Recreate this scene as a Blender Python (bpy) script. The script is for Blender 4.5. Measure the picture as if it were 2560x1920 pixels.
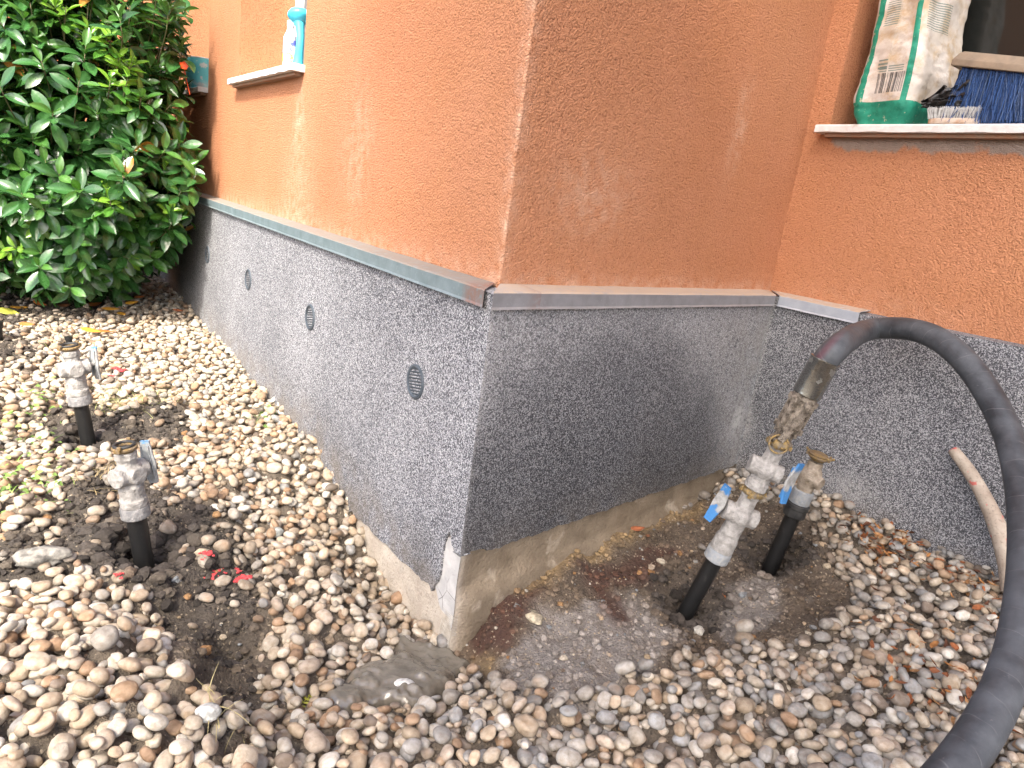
import bpy, bmesh, math, random
import numpy as np
from mathutils import Vector, Matrix, noise as mnoise

for _o in list(bpy.data.objects):
    bpy.data.objects.remove(_o)
random.seed(7)
rng = np.random.default_rng(7)
S = bpy.context.scene
COL = S.collection

# ------------------------------------------------------------------ camera
F_PX = 1723.6                       # focal length in pixels of a 2560 px wide picture
PITCH, ROLL = 0.254673, 0.136711
CAM = np.array([0.0, 0.0, 1.1])
_cp, _sp = math.cos(PITCH), math.sin(PITCH)
FWD = np.array([0, _cp, -_sp])
_r0 = np.array([1.0, 0, 0]); _u0 = np.cross(_r0, FWD)
RGT = math.cos(ROLL) * _r0 + math.sin(ROLL) * _u0
UPV = -math.sin(ROLL) * _r0 + math.cos(ROLL) * _u0
cd = bpy.data.cameras.new('camera')
cam = bpy.data.objects.new('camera', cd); COL.objects.link(cam)
cd.sensor_fit = 'HORIZONTAL'; cd.sensor_width = 36.0; cd.lens = F_PX / 2560 * 36.0
cd.clip_start = 0.02; cd.clip_end = 400
m = Matrix(((RGT[0], UPV[0], -FWD[0], CAM[0]), (RGT[1], UPV[1], -FWD[1], CAM[1]),
            (RGT[2], UPV[2], -FWD[2], CAM[2]), (0, 0, 0, 1)))
cam.matrix_world = m
S.camera = cam

# ------------------------------------------------------------------ wall layout (metres)
C0 = np.array([-0.0634361, 1.6202982])            # the outer corner
aC, aD, aE = 2.21188746, 0.806161364, -0.893685979
dC = np.array([math.cos(aC), math.sin(aC)]); dD = np.array([math.cos(aD), math.sin(aD)]); dE = np.array([math.cos(aE), math.sin(aE)])
nC = np.array([-dC[1], dC[0]]); nD = np.array([dD[1], -dD[0]]); nE = np.array([dE[1], -dE[0]])
LD = 1.41514
C1 = C0 + dD * LD                                  # the inner corner
ZF = 0.9138                                        # top of the metal flashing
PL = 0.056                                         # plinth in front of the wall
SILL_Z = 1.497

# ------------------------------------------------------------------ world and sun
SUN_EL = math.radians(47)
PHI = math.radians(43)             # the sun stands a little round from the left wall's normal
SH = nC * math.cos(PHI) - dC * math.sin(PHI); sh = SH * math.cos(SUN_EL)
LA = np.array([-SH[1], SH[0]])     # sideways, across the sun's direction
SUN = np.array([sh[0], sh[1], math.sin(SUN_EL)])
w = bpy.data.worlds.new('World'); S.world = w; w.use_nodes = True
nt = w.node_tree; nt.nodes.clear()
sky = nt.nodes.new('ShaderNodeTexSky'); sky.sky_type = 'NISHITA'; sky.sun_disc = False
sky.sun_elevation = SUN_EL; sky.sun_rotation = math.atan2(SUN[0], SUN[1])
sky.air_density = 0.75; sky.dust_density = 4.5; sky.ozone_density = 0.6
bg = nt.nodes.new('ShaderNodeBackground'); bg.inputs[1].default_value = 0.15
wo = nt.nodes.new('ShaderNodeOutputWorld')
nt.links.new(sky.outputs[0], bg.inputs[0]); nt.links.new(bg.outputs[0], wo.inputs[0])
sl = bpy.data.lights.new('sun', 'SUN'); sl.energy = 1.8; sl.angle = math.radians(5.0); sl.color = (1.0, 0.95, 0.86)
so = bpy.data.objects.new('sun', sl); COL.objects.link(so)
so.rotation_euler = Vector(SUN).to_track_quat('Z', 'Y').to_euler(); so.location = (-4, -2, 6)
S.view_settings.view_transform = 'Standard'; S.view_settings.look = 'None'
S.view_settings.exposure = 2.2; S.view_settings.gamma = 1.0
S.cycles.max_bounces = 6; S.cycles.diffuse_bounces = 3; S.cycles.glossy_bounces = 3
S.cycles.transparent_max_bounces = 6; S.cycles.transmission_bounces = 3

# ------------------------------------------------------------------ geometry helpers
def ray(px, py):
    return FWD + (px - 1280) / F_PX * RGT - (py - 960) / F_PX * UPV
def on_z(px, py, z):
    v = ray(px, py); return CAM + v * ((z - CAM[2]) / v[2])
def at_depth(px, py, d):
    return CAM + ray(px, py) * d
def on_front(px, py, ref):          # the point seen there, in the upright plane through ref that faces the viewer
    v = ray(px, py); h = ref[:2] - CAM[:2]; h = h / np.linalg.norm(h)
    return CAM + v * (((ref[:2] - CAM[:2]) @ h) / (v[:2] @ h))
def proj(P):
    d = np.asarray(P, float) - CAM; z = d @ FWD
    return 1280 + F_PX * (d @ RGT) / z, 960 - F_PX * (d @ UPV) / z, z
def on_wall(px, py, Ca, d, n, off):
    v = ray(px, py); Q = Ca + n * off
    t = ((Q - CAM[:2]) @ n) / (v[:2] @ n); P = CAM + t * v
    return (P[:2] - Ca) @ d, P[2]
def W3(Ca, d, n, s, off, z):
    q = Ca + d * s + n * off
    return (float(q[0]), float(q[1]), float(z))

def mesh_obj(name, verts, faces, mat=None, parent=None, smooth=True, loc=None):
    me = bpy.data.meshes.new(name)
    me.from_pydata([tuple(map(float, v)) for v in verts], [], [tuple(map(int, f)) for f in faces]); me.update()
    if smooth: me.polygons.foreach_set('use_smooth', [True] * len(me.polygons))
    o = bpy.data.objects.new(name, me); COL.objects.link(o)
    if mat: me.materials.append(mat)
    if parent: o.parent = parent
    return o
def np_mesh(name, V, Fc, mat, parent=None, smooth=True):
    """fast mesh from arrays; Fc (n,k) all faces with k corners"""
    me = bpy.data.meshes.new(name); n, k = Fc.shape
    me.vertices.add(len(V)); me.vertices.foreach_set('co', V.astype(np.float32).ravel())
    me.loops.add(n * k); me.loops.foreach_set('vertex_index', Fc.astype(np.int32).ravel())
    me.polygons.add(n); me.polygons.foreach_set('loop_start', np.arange(0, n * k, k, dtype=np.int32))
    me.polygons.foreach_set('use_smooth', np.full(n, smooth))
    me.update(calc_edges=True); me.validate()
    if mat: me.materials.append(mat)
    o = bpy.data.objects.new(name, me); COL.objects.link(o)
    if parent: o.parent = parent
    return o
def vcol(o, name, arr):             # per-vertex colour
    a = o.data.attributes.new(name, 'FLOAT_COLOR', 'POINT')
    c = np.ones((len(arr), 4), np.float32); c[:, :arr.shape[1]] = arr
    a.data.foreach_set('color', c.ravel())
def vflt(o, name, arr):
    a = o.data.attributes.new(name, 'FLOAT', 'POINT'); a.data.foreach_set('value', np.asarray(arr, np.float32).ravel())
def empty(name, loc=(0, 0, 0), **kw):
    o = bpy.data.objects.new(name, None); COL.objects.link(o); o.location = loc; o.empty_display_size = 0.05
    tag(o, **kw); return o
def tag(o, label=None, cat=None, group=None, kind=None):
    if label: o['label'] = label
    if cat: o['category'] = cat
    if group: o['group'] = group
    if kind: o['kind'] = kind
    return o

class MB:
    """collects shapes into one mesh"""
    def __init__(s): s.v = []; s.f = []
    def add(s, V, Fc):
        b = len(s.v); s.v += [tuple(map(float, q)) for q in V]; s.f += [tuple(int(i) + b for i in f) for f in Fc]; return s
    def box(s, c, sx, sy, sz, M=None):
        V = [Vector((c[0] + a * sx / 2, c[1] + b * sy / 2, c[2] + d * sz / 2)) for a in (-1, 1) for b in (-1, 1) for d in (-1, 1)]
        if M is not None: V = [M @ q for q in V]
        return s.add(V, [(0, 1, 3, 2), (4, 6, 7, 5), (0, 4, 5, 1), (2, 3, 7, 6), (0, 2, 6, 4), (1, 5, 7, 3)])
    def lathe(s, prof, seg=28, M=None, cap=True):
        """prof: list of (r, z)"""
        V = []; n = len(prof)
        for r, z in prof:
            for k in range(seg):
                a = 2 * math.pi * (k + .5) / seg
                q = Vector((r * math.cos(a), r * math.sin(a), z))
                V.append(M @ q if M is not None else q)
        Fc = [(i * seg + k, i * seg + (k + 1) % seg, (i + 1) * seg + (k + 1) % seg, (i + 1) * seg + k) for i in range(n - 1) for k in range(seg)]
        if cap: Fc += [tuple(range(seg))[::-1], tuple((n - 1) * seg + k for k in range(seg))]
        return s.add(V, Fc)
    def tube(s, pts, rad, seg=12, cap=True):
        P = [Vector(p) for p in pts]; n = len(P)
        rad = [rad] * n if not hasattr(rad, '__len__') else rad
        t0 = (P[1] - P[0]).normalized(); up = t0.orthogonal().normalized(); V = []
        for i in range(n):
            t = (P[min(i + 1, n - 1)] - P[max(i - 1, 0)]).normalized()
            up = (up - t * up.dot(t)).normalized(); b = t.cross(up)
            for k in range(seg):
                a = 2 * math.pi * k / seg
                V.append(P[i] + (up * math.cos(a) + b * math.sin(a)) * rad[i])
        Fc = [(i * seg + k, i * seg + (k + 1) % seg, (i + 1) * seg + (k + 1) % seg, (i + 1) * seg + k) for i in range(n - 1) for k in range(seg)]
        if cap: Fc += [tuple(range(seg))[::-1], tuple((n - 1) * seg + k for k in range(seg))]
        return s.add(V, Fc)
    def torus(s, R, r, M, seg=32, sub=10, a0=0, a1=2 * math.pi):
        pts = [M @ Vector((R * math.cos(a0 + (a1 - a0) * k / seg), R * math.sin(a0 + (a1 - a0) * k / seg), 0)) for k in range(seg + 1)]
        return s.tube(pts, r, sub)
    def ball(s, c, rx, ry=None, rz=None, seg=20, M=None):
        ry = ry or rx; rz = rz or rx
        prof = [(math.sin(math.pi * i / 12) + 1e-4, -math.cos(math.pi * i / 12)) for i in range(13)]
        M0 = Matrix.Translation(c) @ Matrix.Diagonal((rx, ry, rz, 1))
        return s.lathe(prof, seg, (M @ M0) if M is not None else M0)
    def build(s, name, mat, parent=None, smooth=True, bevel=0, auto=None, remesh=0, rough=0):
        o = mesh_obj(name, s.v, s.f, mat, parent, smooth)
        if remesh:
            r = o.modifiers.new('merge', 'REMESH'); r.mode = 'VOXEL'; r.voxel_size = remesh; r.use_smooth_shade = True
            sm = o.modifiers.new('soften', 'SMOOTH'); sm.iterations = 1; sm.factor = .4
        if rough:
            d = o.modifiers.new('crust', 'DISPLACE'); d.texture = crust_tex(); d.strength = rough; d.mid_level = .5
            d.texture_coords = 'LOCAL'
        if bevel:
            b = o.modifiers.new('bevel', 'BEVEL'); b.width = bevel; b.segments = 2; b.limit_method = 'ANGLE'; b.angle_limit = math.radians(35)
        if smooth and not remesh:
            hard = math.radians(38)
            bm = bmesh.new(); bm.from_mesh(o.data)
            for e in bm.edges:
                if len(e.link_faces) == 2 and e.calc_face_angle(0) > hard: e.smooth = False
            bm.to_mesh(o.data); bm.free()
        return o
_tex = {}
def crust_tex(size=.012):
    if size not in _tex:
        t = bpy.data.textures.new('crust', 'CLOUDS'); t.noise_scale = size; t.noise_depth = 2; _tex[size] = t
    return _tex[size]

# ------------------------------------------------------------------ material helpers
class Mt:
    def __init__(s, name):
        s.m = bpy.data.materials.new(name); s.m.use_nodes = True; s.t = s.m.node_tree
        s.t.nodes.clear(); s.out = s.t.nodes.new('ShaderNodeOutputMaterial'); s.b = s.t.nodes.new('ShaderNodeBsdfPrincipled')
        s.t.links.new(s.b.outputs[0], s.out.inputs[0])
        s.co = s.t.nodes.new('ShaderNodeTexCoord').outputs['Object']
    def n(s, typ, **kw):
        nd = s.t.nodes.new(typ)
        for k, v in kw.items():
            if k.startswith('i_'):
                key = k[2:]; key = int(key) if key.isdigit() else key.replace('_', ' ')
                s.put(nd.inputs[key], v)
            else: setattr(nd, k, v)
        return nd
    def put(s, sock, v):
        if isinstance(v, bpy.types.NodeSocket): s.t.links.new(v, sock)
        elif isinstance(v, (tuple, list)) and len(v) == 3 and sock.type == 'RGBA': sock.default_value = (*v, 1)
        else: sock.default_value = v
    def noise(s, scale, detail=3, rough=.55, co=None, dist=0):
        return s.n('ShaderNodeTexNoise', i_Vector=co or s.co, i_Scale=scale, i_Detail=detail, i_Roughness=rough, i_Distortion=dist).outputs[0]
    def vor(s, scale, out='Distance', co=None, feature='F1', rnd=1):
        return s.n('ShaderNodeTexVoronoi', feature=feature, i_Vector=co or s.co, i_Scale=scale, i_Randomness=rnd).outputs[out]
    def ramp(s, x, a, b, c0=0.0, c1=1.0):
        return s.n('ShaderNodeMapRange', i_0=x, i_1=a, i_2=b, i_3=c0, i_4=c1).outputs[0]
    def mix(s, f, a, b, mode='MIX'):
        nd = s.n('ShaderNodeMix', data_type='RGBA', blend_type=mode)
        s.put(nd.inputs[0], f); s.put(nd.inputs[6], a); s.put(nd.inputs[7], b); return nd.outputs[2]
    def math(s, op, a, b=0.0, c=0.0):
        nd = s.n('ShaderNodeMath', operation=op); s.put(nd.inputs[0], a); s.put(nd.inputs[1], b); s.put(nd.inputs[2], c); return nd.outputs[0]
    def attr(s, name, out='Color'):
        return s.n('ShaderNodeAttribute', attribute_name=name).outputs[out]
    def bump(s, h, dist=.002, strength=1.0, prev=None):
        nd = s.n('ShaderNodeBump', i_Height=h, i_Distance=dist, i_Strength=strength)
        if prev is not None: s.put(nd.inputs['Normal'], prev)
        return nd.outputs[0]
    def done(s, col=None, rough=.7, metal=0.0, nrm=None, spec=None, **kw):
        if col is not None: s.put(s.b.inputs['Base Color'], col)
        s.put(s.b.inputs['Roughness'], rough); s.put(s.b.inputs['Metallic'], metal)
        if nrm is not None: s.put(s.b.inputs['Normal'], nrm)
        if spec is not None: s.put(s.b.inputs['Specular IOR Level'], spec)
        for k, v in kw.items(): s.put(s.b.inputs[k.replace('_', ' ')], v)
        return s.m

def simple(name, c1, c2, scale=20, rough=.6, metal=0.0, bump=.0005, bscale=200, spec=None, thr=(.35, .65)):
    q = Mt(name); f = q.ramp(q.noise(scale, 4), *thr)
    nr = q.bump(q.noise(bscale, 3), bump) if bump else None
    return q.done(q.mix(f, c1, c2), rough, metal, nr, spec)

# orange render
q = Mt('orange_render')
g = q.noise(190, 3, .65); g2 = q.n('ShaderNodeTexVoronoi', feature='SMOOTH_F1', i_Vector=q.co, i_Scale=215, i_Smoothness=.6).outputs[0]
big = q.ramp(q.noise(1.3, 3), .3, .7); mid = q.ramp(q.noise(9, 4), .3, .7)
c = q.mix(big, (.435, .188, .090), (.485, .225, .115))
c = q.mix(q.math('MULTIPLY', mid, .22), c, (.52, .24, .15))
c = q.mix(q.ramp(g, .55, .66, 0, .75), c, (.20, .07, .035))  # pits darkened in the colour, standing in for the shade of the relief
c = q.mix(q.ramp(g, .28, .42, .5, 0), c, (.60, .30, .18))  # raised grains lightened in the colour, as if catching light
pale = q.math('MULTIPLY', q.attr('pale', 'Fac'), q.ramp(q.noise(30, 4), .35, .65))
c = q.mix(pale, c, (.62, .40, .28))
cem = q.ramp(q.math('ADD', q.attr('cement', 'Fac'), q.math('MULTIPLY', q.math('SUBTRACT', q.noise(18, 4), .5), .9)), .42, .58)
c = q.mix(cem, c, q.mix(q.noise(40), (.24, .185, .15), (.36, .29, .24)))
h = q.math('ADD', q.math('MULTIPLY', g, 1.0), q.math('MULTIPLY', g2, .5))
h = q.math('ADD', h, q.math('MULTIPLY', q.noise(45, 2), .7))
M_ORANGE = q.done(c, .93, 0, q.bump(h, -.008, 1.0), .15)

# mosaic plinth plaster
q = Mt('mosaic_plaster')
cell = q.vor(360, 'Color'); cv = q.n('ShaderNodeSeparateColor', i_0=cell).outputs[0]
blend = q.math('ADD', q.math('MULTIPLY', cv, .62), q.math('MULTIPLY', q.ramp(q.noise(380, 2, .6), .3, .7), .38))
amt = q.ramp(q.noise(2.2, 3), .3, .7, -.05, .05)
v = q.math('ADD', blend, amt)
wet = q.attr('wet', 'Fac')
v = q.math('SUBTRACT', v, q.math('MULTIPLY', wet, .05))
c = q.n('ShaderNodeValToRGB'); q.put(c.inputs[0], v); e = c.color_ramp.elements
e[0].position = .26; e[0].color = (.040, .042, .048, 1); e[1].position = .85; e[1].color = (.47, .47, .47, 1)
x = e.new(.50); x.color = (.12, .123, .135, 1); x = e.new(.62); x.color = (.29, .295, .31, 1)
c = c.outputs[0]
c = q.mix(q.math('MULTIPLY', wet, .62), c, q.mix(1.0, c, (.22, .22, .21), 'MULTIPLY'))
dirt = q.math('MULTIPLY', q.attr('dirt', 'Fac'), q.ramp(q.noise(14, 4), .35, .6))
c = q.mix(q.math('MULTIPLY', dirt, .75), c, (.15, .125, .095))
wh = q.math('MULTIPLY', q.attr('pale', 'Fac'), q.ramp(q.noise(60, 4), .3, .55)); c = q.mix(wh, c, (.38, .375, .36))
M_PLINTH = q.done(c, q.ramp(wet, 0, 1, .75, .5), 0, q.bump(q.vor(330), .0025, .6), .35)

# concrete footing (dry on one face, wet brown on the other through an attribute)
q = Mt('concrete_footing')
n1 = q.ramp(q.noise(12, 5), .3, .7); wet = q.attr('wet', 'Fac')
c = q.mix(n1, (.36, .31, .25), (.50, .45, .37)); cw = q.mix(n1, (.14, .108, .072), (.23, .185, .13))
cw = q.mix(q.ramp(q.noise(7, 5), .6, .68), cw, (.34, .29, .22))
c = q.mix(wet, c, cw); c = q.mix(q.ramp(q.noise(150, 3), .58, .7, 0, .45), c, (.09, .07, .05))
M_FOOT = q.done(c, .85, 0, q.bump(q.math('ADD', q.noise(120, 4), q.noise(20, 3)), .005, .9), .3)
q = Mt('pale_repair_mortar')
c = q.mix(q.ramp(q.noise(25, 4), .3, .7), (.33, .325, .31), (.46, .45, .43))
crack = q.ramp(q.vor(14, co=None, feature='DISTANCE_TO_EDGE'), 0, .02, 1, 0)
c = q.mix(q.math('MULTIPLY', crack, q.ramp(q.noise(8), .5, .6)), c, (.06, .055, .05))
M_PATCH = q.done(c, .85, 0, q.bump(q.noise(90, 4), .003, .7), .3)
M_MESH = simple('glass_fibre_mesh', (.55, .52, .45), (.36, .33, .28), 60)

def flash_mat(name, a, b, dirt):
    q = Mt(name); n1 = q.ramp(q.noise(22, 5), .3, .7)
    c = q.mix(n1, a, b)
    c = q.mix(q.ramp(q.noise(120, 3), .6, .75, 0, .3), c, (.35, .38, .38))
    up = q.n('ShaderNodeSeparateXYZ', i_0=q.n('ShaderNodeNewGeometry').outputs['Normal']).outputs[2]
    f = q.math('MULTIPLY', q.ramp(up, .4, .8), q.ramp(q.noise(50, 4), .3, .5, .5, 1))
    c = q.mix(f, c, dirt)
    rust = q.math('MULTIPLY', q.attr('rust', 'Fac'), q.ramp(q.noise(90, 4), .3, .5))
    c = q.mix(rust, c, (.20, .08, .045))
    return q.done(c, q.ramp(f, 0, 1, .48, .9), q.ramp(f, 0, 1, .22, 0.0), q.bump(q.noise(25, 3), .002, .5), .4)
M_FL_C = flash_mat('weathered_zinc', (.12, .165, .175), (.17, .22, .235), (.20, .17, .14))
M_FL_D = flash_mat('grey_zinc', (.19, .19, .195), (.25, .25, .26), (.36, .28, .21))
M_FL_E = flash_mat('bright_zinc', (.30, .33, .37), (.38, .41, .45), (.36, .28, .21))

# ------------------------------------------------------------------ ground height
GC = []      # x, y, z
def gp(px, py, z, wgt=1): p_ = on_z(px, py, z); GC.append((p_[0], p_[1], z))
for s_, z_ in [(4.2, .22), (3.4, .205), (2.35, .188), (1.58, .162), (1.03, .155), (.65, .087), (.53, .02), (.403, -.04), (.25, -.06), (.148, -.065), (0, -.04)]:
    q2 = C0 + dC * s_ + nC * PL; GC.append((q2[0], q2[1], z_))
for s_, z_ in [(.15, .075), (.33, .118), (.65, .12), (.98, .12), (1.2, .15), (1.36, .185)]:
    q2 = C0 + dD * s_ + nD * PL; GC.append((q2[0], q2[1], z_))
for s_, z_ in [(.1, .22), (.4, .262), (.66, .245), (.84, .235), (1.0, .245), (1.6, .24), (2.6, .23)]:
    q2 = C1 + dE * s_ + nE * PL; GC.append((q2[0], q2[1], z_))
for a_ in [(2300, 1600, .2), (2300, 1850, .17), (1900, 1700, .12), (1500, 1760, .07), (1280, 1900, .09), (1000, 1900, .09), (1000, 1720, .02),
           (1123, 1650, -.04), (1350, 1600, .04), (1300, 1450, .09), (1500, 1500, .075), (1600, 1600, .06), (1714, 1560, .025), (1925, 1430, .09),
           (1800, 1300, .14), (2060, 1400, .18), (2500, 1700, .2), (560, 1660, -.02), (560, 1780, .03), (700, 1750, .05), (800, 1500, .03), (880, 1640, -.01), (300, 1760, .23), (410, 1600, .17), (250, 1620, .20),
           (100, 1880, .21), (430, 1760, .20), (490, 1580, .06), (150, 1600, .17), (380, 1425, .075), (480, 1400, .1), (250, 1350, .13), (220, 1115, .10), (100, 1200, .16),
           (0, 1000, .18), (600, 1150, .14), (500, 900, .17), (700, 1350, .07), (400, 1000, .16), (200, 850, .18), (0, 760, .18), (420, 1240, .14), (300, 1450, .13), (620, 1500, .07)]:
    gp(*a_)
GCa = np.array(GC)
for k in range(10):
    GCa = np.vstack([GCa, [5 * math.cos(k * .628), 2 + 5 * math.sin(k * .628), .17]])
def ground_z(x, y):
    x = np.asarray(x, float); y = np.asarray(y, float)
    num = np.zeros_like(x); den = np.zeros_like(x) + 1e-6; num += .17 * 1e-6
    for cx, cy, cz in GCa:
        d2 = (x - cx) ** 2 + (y - cy) ** 2 + .0012
        wg = 1 / d2 ** 1.7; num += wg * cz; den += wg
    far = np.clip((np.hypot(x, y - 2) - 4.0) / 2, 0, 1)
    return (num / den) * (1 - far) + .17 * far
def gpt(px, py):
    z = .12
    for _ in range(12): P = on_z(px, py, z); z = .5 * z + .5 * float(ground_z(P[0], P[1]))
    return np.array([P[0], P[1], z])
def poly_mask(x, y, poly):
    ins = np.zeros(x.shape, bool); n = len(poly)
    for i in range(n):
        x0, y0 = poly[i]; x1, y1 = poly[(i + 1) % n]
        if y0 == y1: continue
        c = ((y0 > y) != (y1 > y)) & (x < (x1 - x0) * (y - y0) / (y1 - y0) + x0); ins ^= c
    return ins
def blur(a, k):
    ker = np.hanning(2 * k + 3)[1:-1]; ker /= ker.sum()
    a = np.apply_along_axis(lambda v: np.convolve(np.pad(v, k, 'edge'), ker, 'valid'), 0, a)
    return np.apply_along_axis(lambda v: np.convolve(np.pad(v, k, 'edge'), ker, 'valid'), 1, a)
K = 2560 / 2212
def gpoly(pts): return [tuple(gpt(a * K, b * K)[:2]) for a, b in pts]
# value noise in numpy
def vnoise(x, y, scale, seed=0, octv=3):
    r = np.random.default_rng(seed); T = r.random((256, 256)); out = 0; amp = 1; tot = 0
    for o in range(octv):
        X = x * scale; Y = y * scale; xi = np.floor(X).astype(int); yi = np.floor(Y).astype(int)
        fx = X - xi; fy = Y - yi; fx = fx * fx * (3 - 2 * fx); fy = fy * fy * (3 - 2 * fy)
        g_ = lambda a, b: T[(a + o * 17) % 256, (b + o * 31) % 256]
        out = out + amp * ((g_(xi, yi) * (1 - fx) + g_(xi + 1, yi) * fx) * (1 - fy) + (g_(xi, yi + 1) * (1 - fx) + g_(xi + 1, yi + 1) * fx) * fy)
        tot += amp; amp *= .5; scale *= 2.07
    return out / tot

# raster of the near ground (6 mm cells) with soil cover and soil colour
GX0, GX1, GY0, GY1, CELL = -4.6, 2.6, .5, 5.2, .01
gx = np.arange(GX0, GX1, CELL); gy = np.arange(GY0, GY1, CELL)
XX, YY = np.meshgrid(gx, gy, indexing='ij')
wx = XX + .05 * (vnoise(XX, YY, 9, 3) - .5) * 2; wy = YY + .05 * (vnoise(XX, YY, 9, 4) - .5) * 2
SOIL_L = [gpoly([(-40, 1180), (60, 1140), (150, 1080), (215, 1010), (300, 985), (345, 1060), (420, 1090), (500, 1120), (550, 1190), (560, 1290), (530, 1370), (560, 1440), (560, 1500), (520, 1590), (440, 1600), (430, 1500), (400, 1400), (330, 1300), (200, 1240), (110, 1250), (-40, 1260)]),
          gpoly([(100, 900), (160, 870), (240, 880), (310, 890), (310, 950), (240, 975), (120, 965)]),
          gpoly([(-60, 700), (30, 720), (90, 760), (60, 800), (-60, 790)]),
          gpoly([(-80, 700), (60, 705), (170, 690), (260, 655), (345, 600), (280, 520), (-80, 520)]),
          gpoly([(330, 860), (400, 880), (420, 950), (330, 980), (300, 920)])]
SOIL_R = [gpoly([(1000, 1290), (1080, 1220), (1250, 1160), (1480, 1080), (1560, 1050), (1660, 1090), (1780, 1130), (1800, 1210), (1860, 1300), (1780, 1370), (1640, 1400), (1540, 1420), (1420, 1440), (1300, 1440), (1200, 1500), (1090, 1490), (1060, 1440), (1020, 1400), (985, 1395)])]
SLURRY = [gpoly([(1180, 1330), (1260, 1290), (1340, 1300), (1400, 1330), (1450, 1380), (1430, 1450), (1330, 1460), (1230, 1510), (1110, 1490), (1100, 1440)]), gpoly([(1560, 1260), (1640, 1250), (1700, 1300), (1640, 1380), (1560, 1390)])]
MUD = [gpoly([(770, 1450), (830, 1415), (870, 1375), (930, 1385), (990, 1390), (1025, 1425), (990, 1455), (950, 1490), (910, 1515), (840, 1510), (740, 1530), (715, 1500), (770, 1475)])]
REDST = [gpoly([(1290, 1260), (1320, 1250), (1345, 1290), (1370, 1350), (1350, 1360), (1320, 1320)]), gpoly([(1010, 1290), (1090, 1290), (1180, 1250), (1160, 1320), (1110, 1400), (1040, 1380)]), gpoly([(1240, 1220), (1400, 1180), (1500, 1200), (1400, 1270), (1280, 1270)])]
SANDY = [gpoly([(1020, 1265), (1250, 1180), (1500, 1090), (1560, 1060), (1500, 1120), (1300, 1200), (1150, 1270), (1080, 1300)]), gpoly([(1020, 1380), (1080, 1380), (1090, 1430), (1040, 1440)])]
def mk(polys, k=2):
    a = np.zeros(XX.shape)
    for p_ in polys: a = np.maximum(a, poly_mask(wx, wy, p_).astype(float))
    return blur(a, k)
m_soilL, m_soilR = mk(SOIL_L), mk(SOIL_R, 2); m_slur, m_mud, m_red, m_sand = mk(SLURRY, 3), mk(MUD, 1), mk(REDST, 3), mk(SANDY, 3)
m_slur = np.clip(m_slur * 1.3 + (vnoise(XX, YY, 13, 41, 4) - .5) * 2.2 * (blur(m_slur, 9) > .03), 0, 1) * (blur(m_slur, 9) > .03)
m_soil = np.maximum(m_soilL, m_soilR)
ZG = ground_z(XX, YY)
# sink holes around the pipes
PIPES = {'front_left': (362, 1418), 'back_left': (222, 1112), 'front_right': (1714, 1532), 'back_right': (1925, 1420), 'stub': (180, 880)}
PB = {k: gpt(*v) for k, v in PIPES.items()}
for k, P in PB.items():
    d = np.hypot(XX - P[0], YY - P[1]); wob_ = 1 + .5 * (vnoise(XX, YY, 20, 88, 2) - .5); ZG = ZG - .042 * np.exp(-(d / .06) ** 2 * wob_) + .016 * np.exp(-((d - .12) / .045) ** 2) * wob_
soil_h = (vnoise(XX, YY, 16, 11, 4) - .5) * .036 + np.abs(vnoise(XX, YY, 34, 12, 3) - .5) * .040
flat = np.clip(m_slur * .55 + m_mud, 0, 1)
ZG = ZG - .026 * (1 - np.clip(blur(m_soil, 3) + m_mud, 0, 1))
ZG = ZG + m_soil * soil_h * (1 - flat) * 1.25 + m_mud * ((vnoise(XX, YY, 14, 21, 3) - .5) * .012 + .004) - m_soil * (1 - m_mud) * .002
def samp(A, x, y):
    i = np.clip(np.round((np.asarray(x) - GX0) / CELL).astype(int), 0, A.shape[0] - 1); j = np.clip(np.round((np.asarray(y) - GY0) / CELL).astype(int), 0, A.shape[1] - 1)
    return A[i, j]
# soil colour
n1 = vnoise(XX, YY, 12, 31, 4)[..., None]; n2 = vnoise(XX, YY, 60, 32, 3)[..., None]
def C3(*c): return np.array(c)[None, None, :]
colr = C3(.11, .088, .064) * (1 - n1) + C3(.22, .18, .135) * n1
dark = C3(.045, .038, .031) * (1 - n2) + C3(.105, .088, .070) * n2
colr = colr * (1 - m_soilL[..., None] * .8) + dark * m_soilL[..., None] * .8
sr = C3(.075, .054, .037) * (1 - n1) + C3(.20, .155, .11) * n1
colr = colr * (1 - m_soilR[..., None]) + sr * m_soilR[..., None]
for mm, ca, cb in ((m_sand, (.22, .15, .075), (.36, .26, .14)), (m_slur, (.17, .145, .125), (.36, .33, .295)), (m_red, (.055, .026, .018), (.115, .06, .04))):
    f = np.clip(mm * 1.25 * (.35 + n2[..., 0]), 0, 1)[..., None]; colr = colr * (1 - f) + (C3(*ca) * (1 - n2) + C3(*cb) * n2) * f
nearp = np.exp(-(np.min([np.hypot(XX - P[0], YY - P[1]) for k_, P in PB.items() if k_ != 'stub'], 0) / (.13 * (.7 + .6 * n1[..., 0]))) ** 2)[..., None]
colr = colr * (1 - nearp * .8) + (C3(.04, .034, .028) * (1 - n2) + C3(.10, .085, .07) * n2) * nearp * .8
pit = np.exp(-(np.hypot(XX - gpt(560, 1660)[0], YY - gpt(560, 1660)[1]) / .12) ** 2)[..., None]
colr = colr * (1 - pit * .6) + C3(.12, .09, .06) * pit * .6
colr = colr * (1 - m_mud[..., None]) + (C3(.155, .135, .105) * (1 - n1) + C3(.21, .185, .15) * n1) * m_mud[..., None]
wetm = np.clip(m_mud * 1.0 + m_red * .3, 0, 1)

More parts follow.
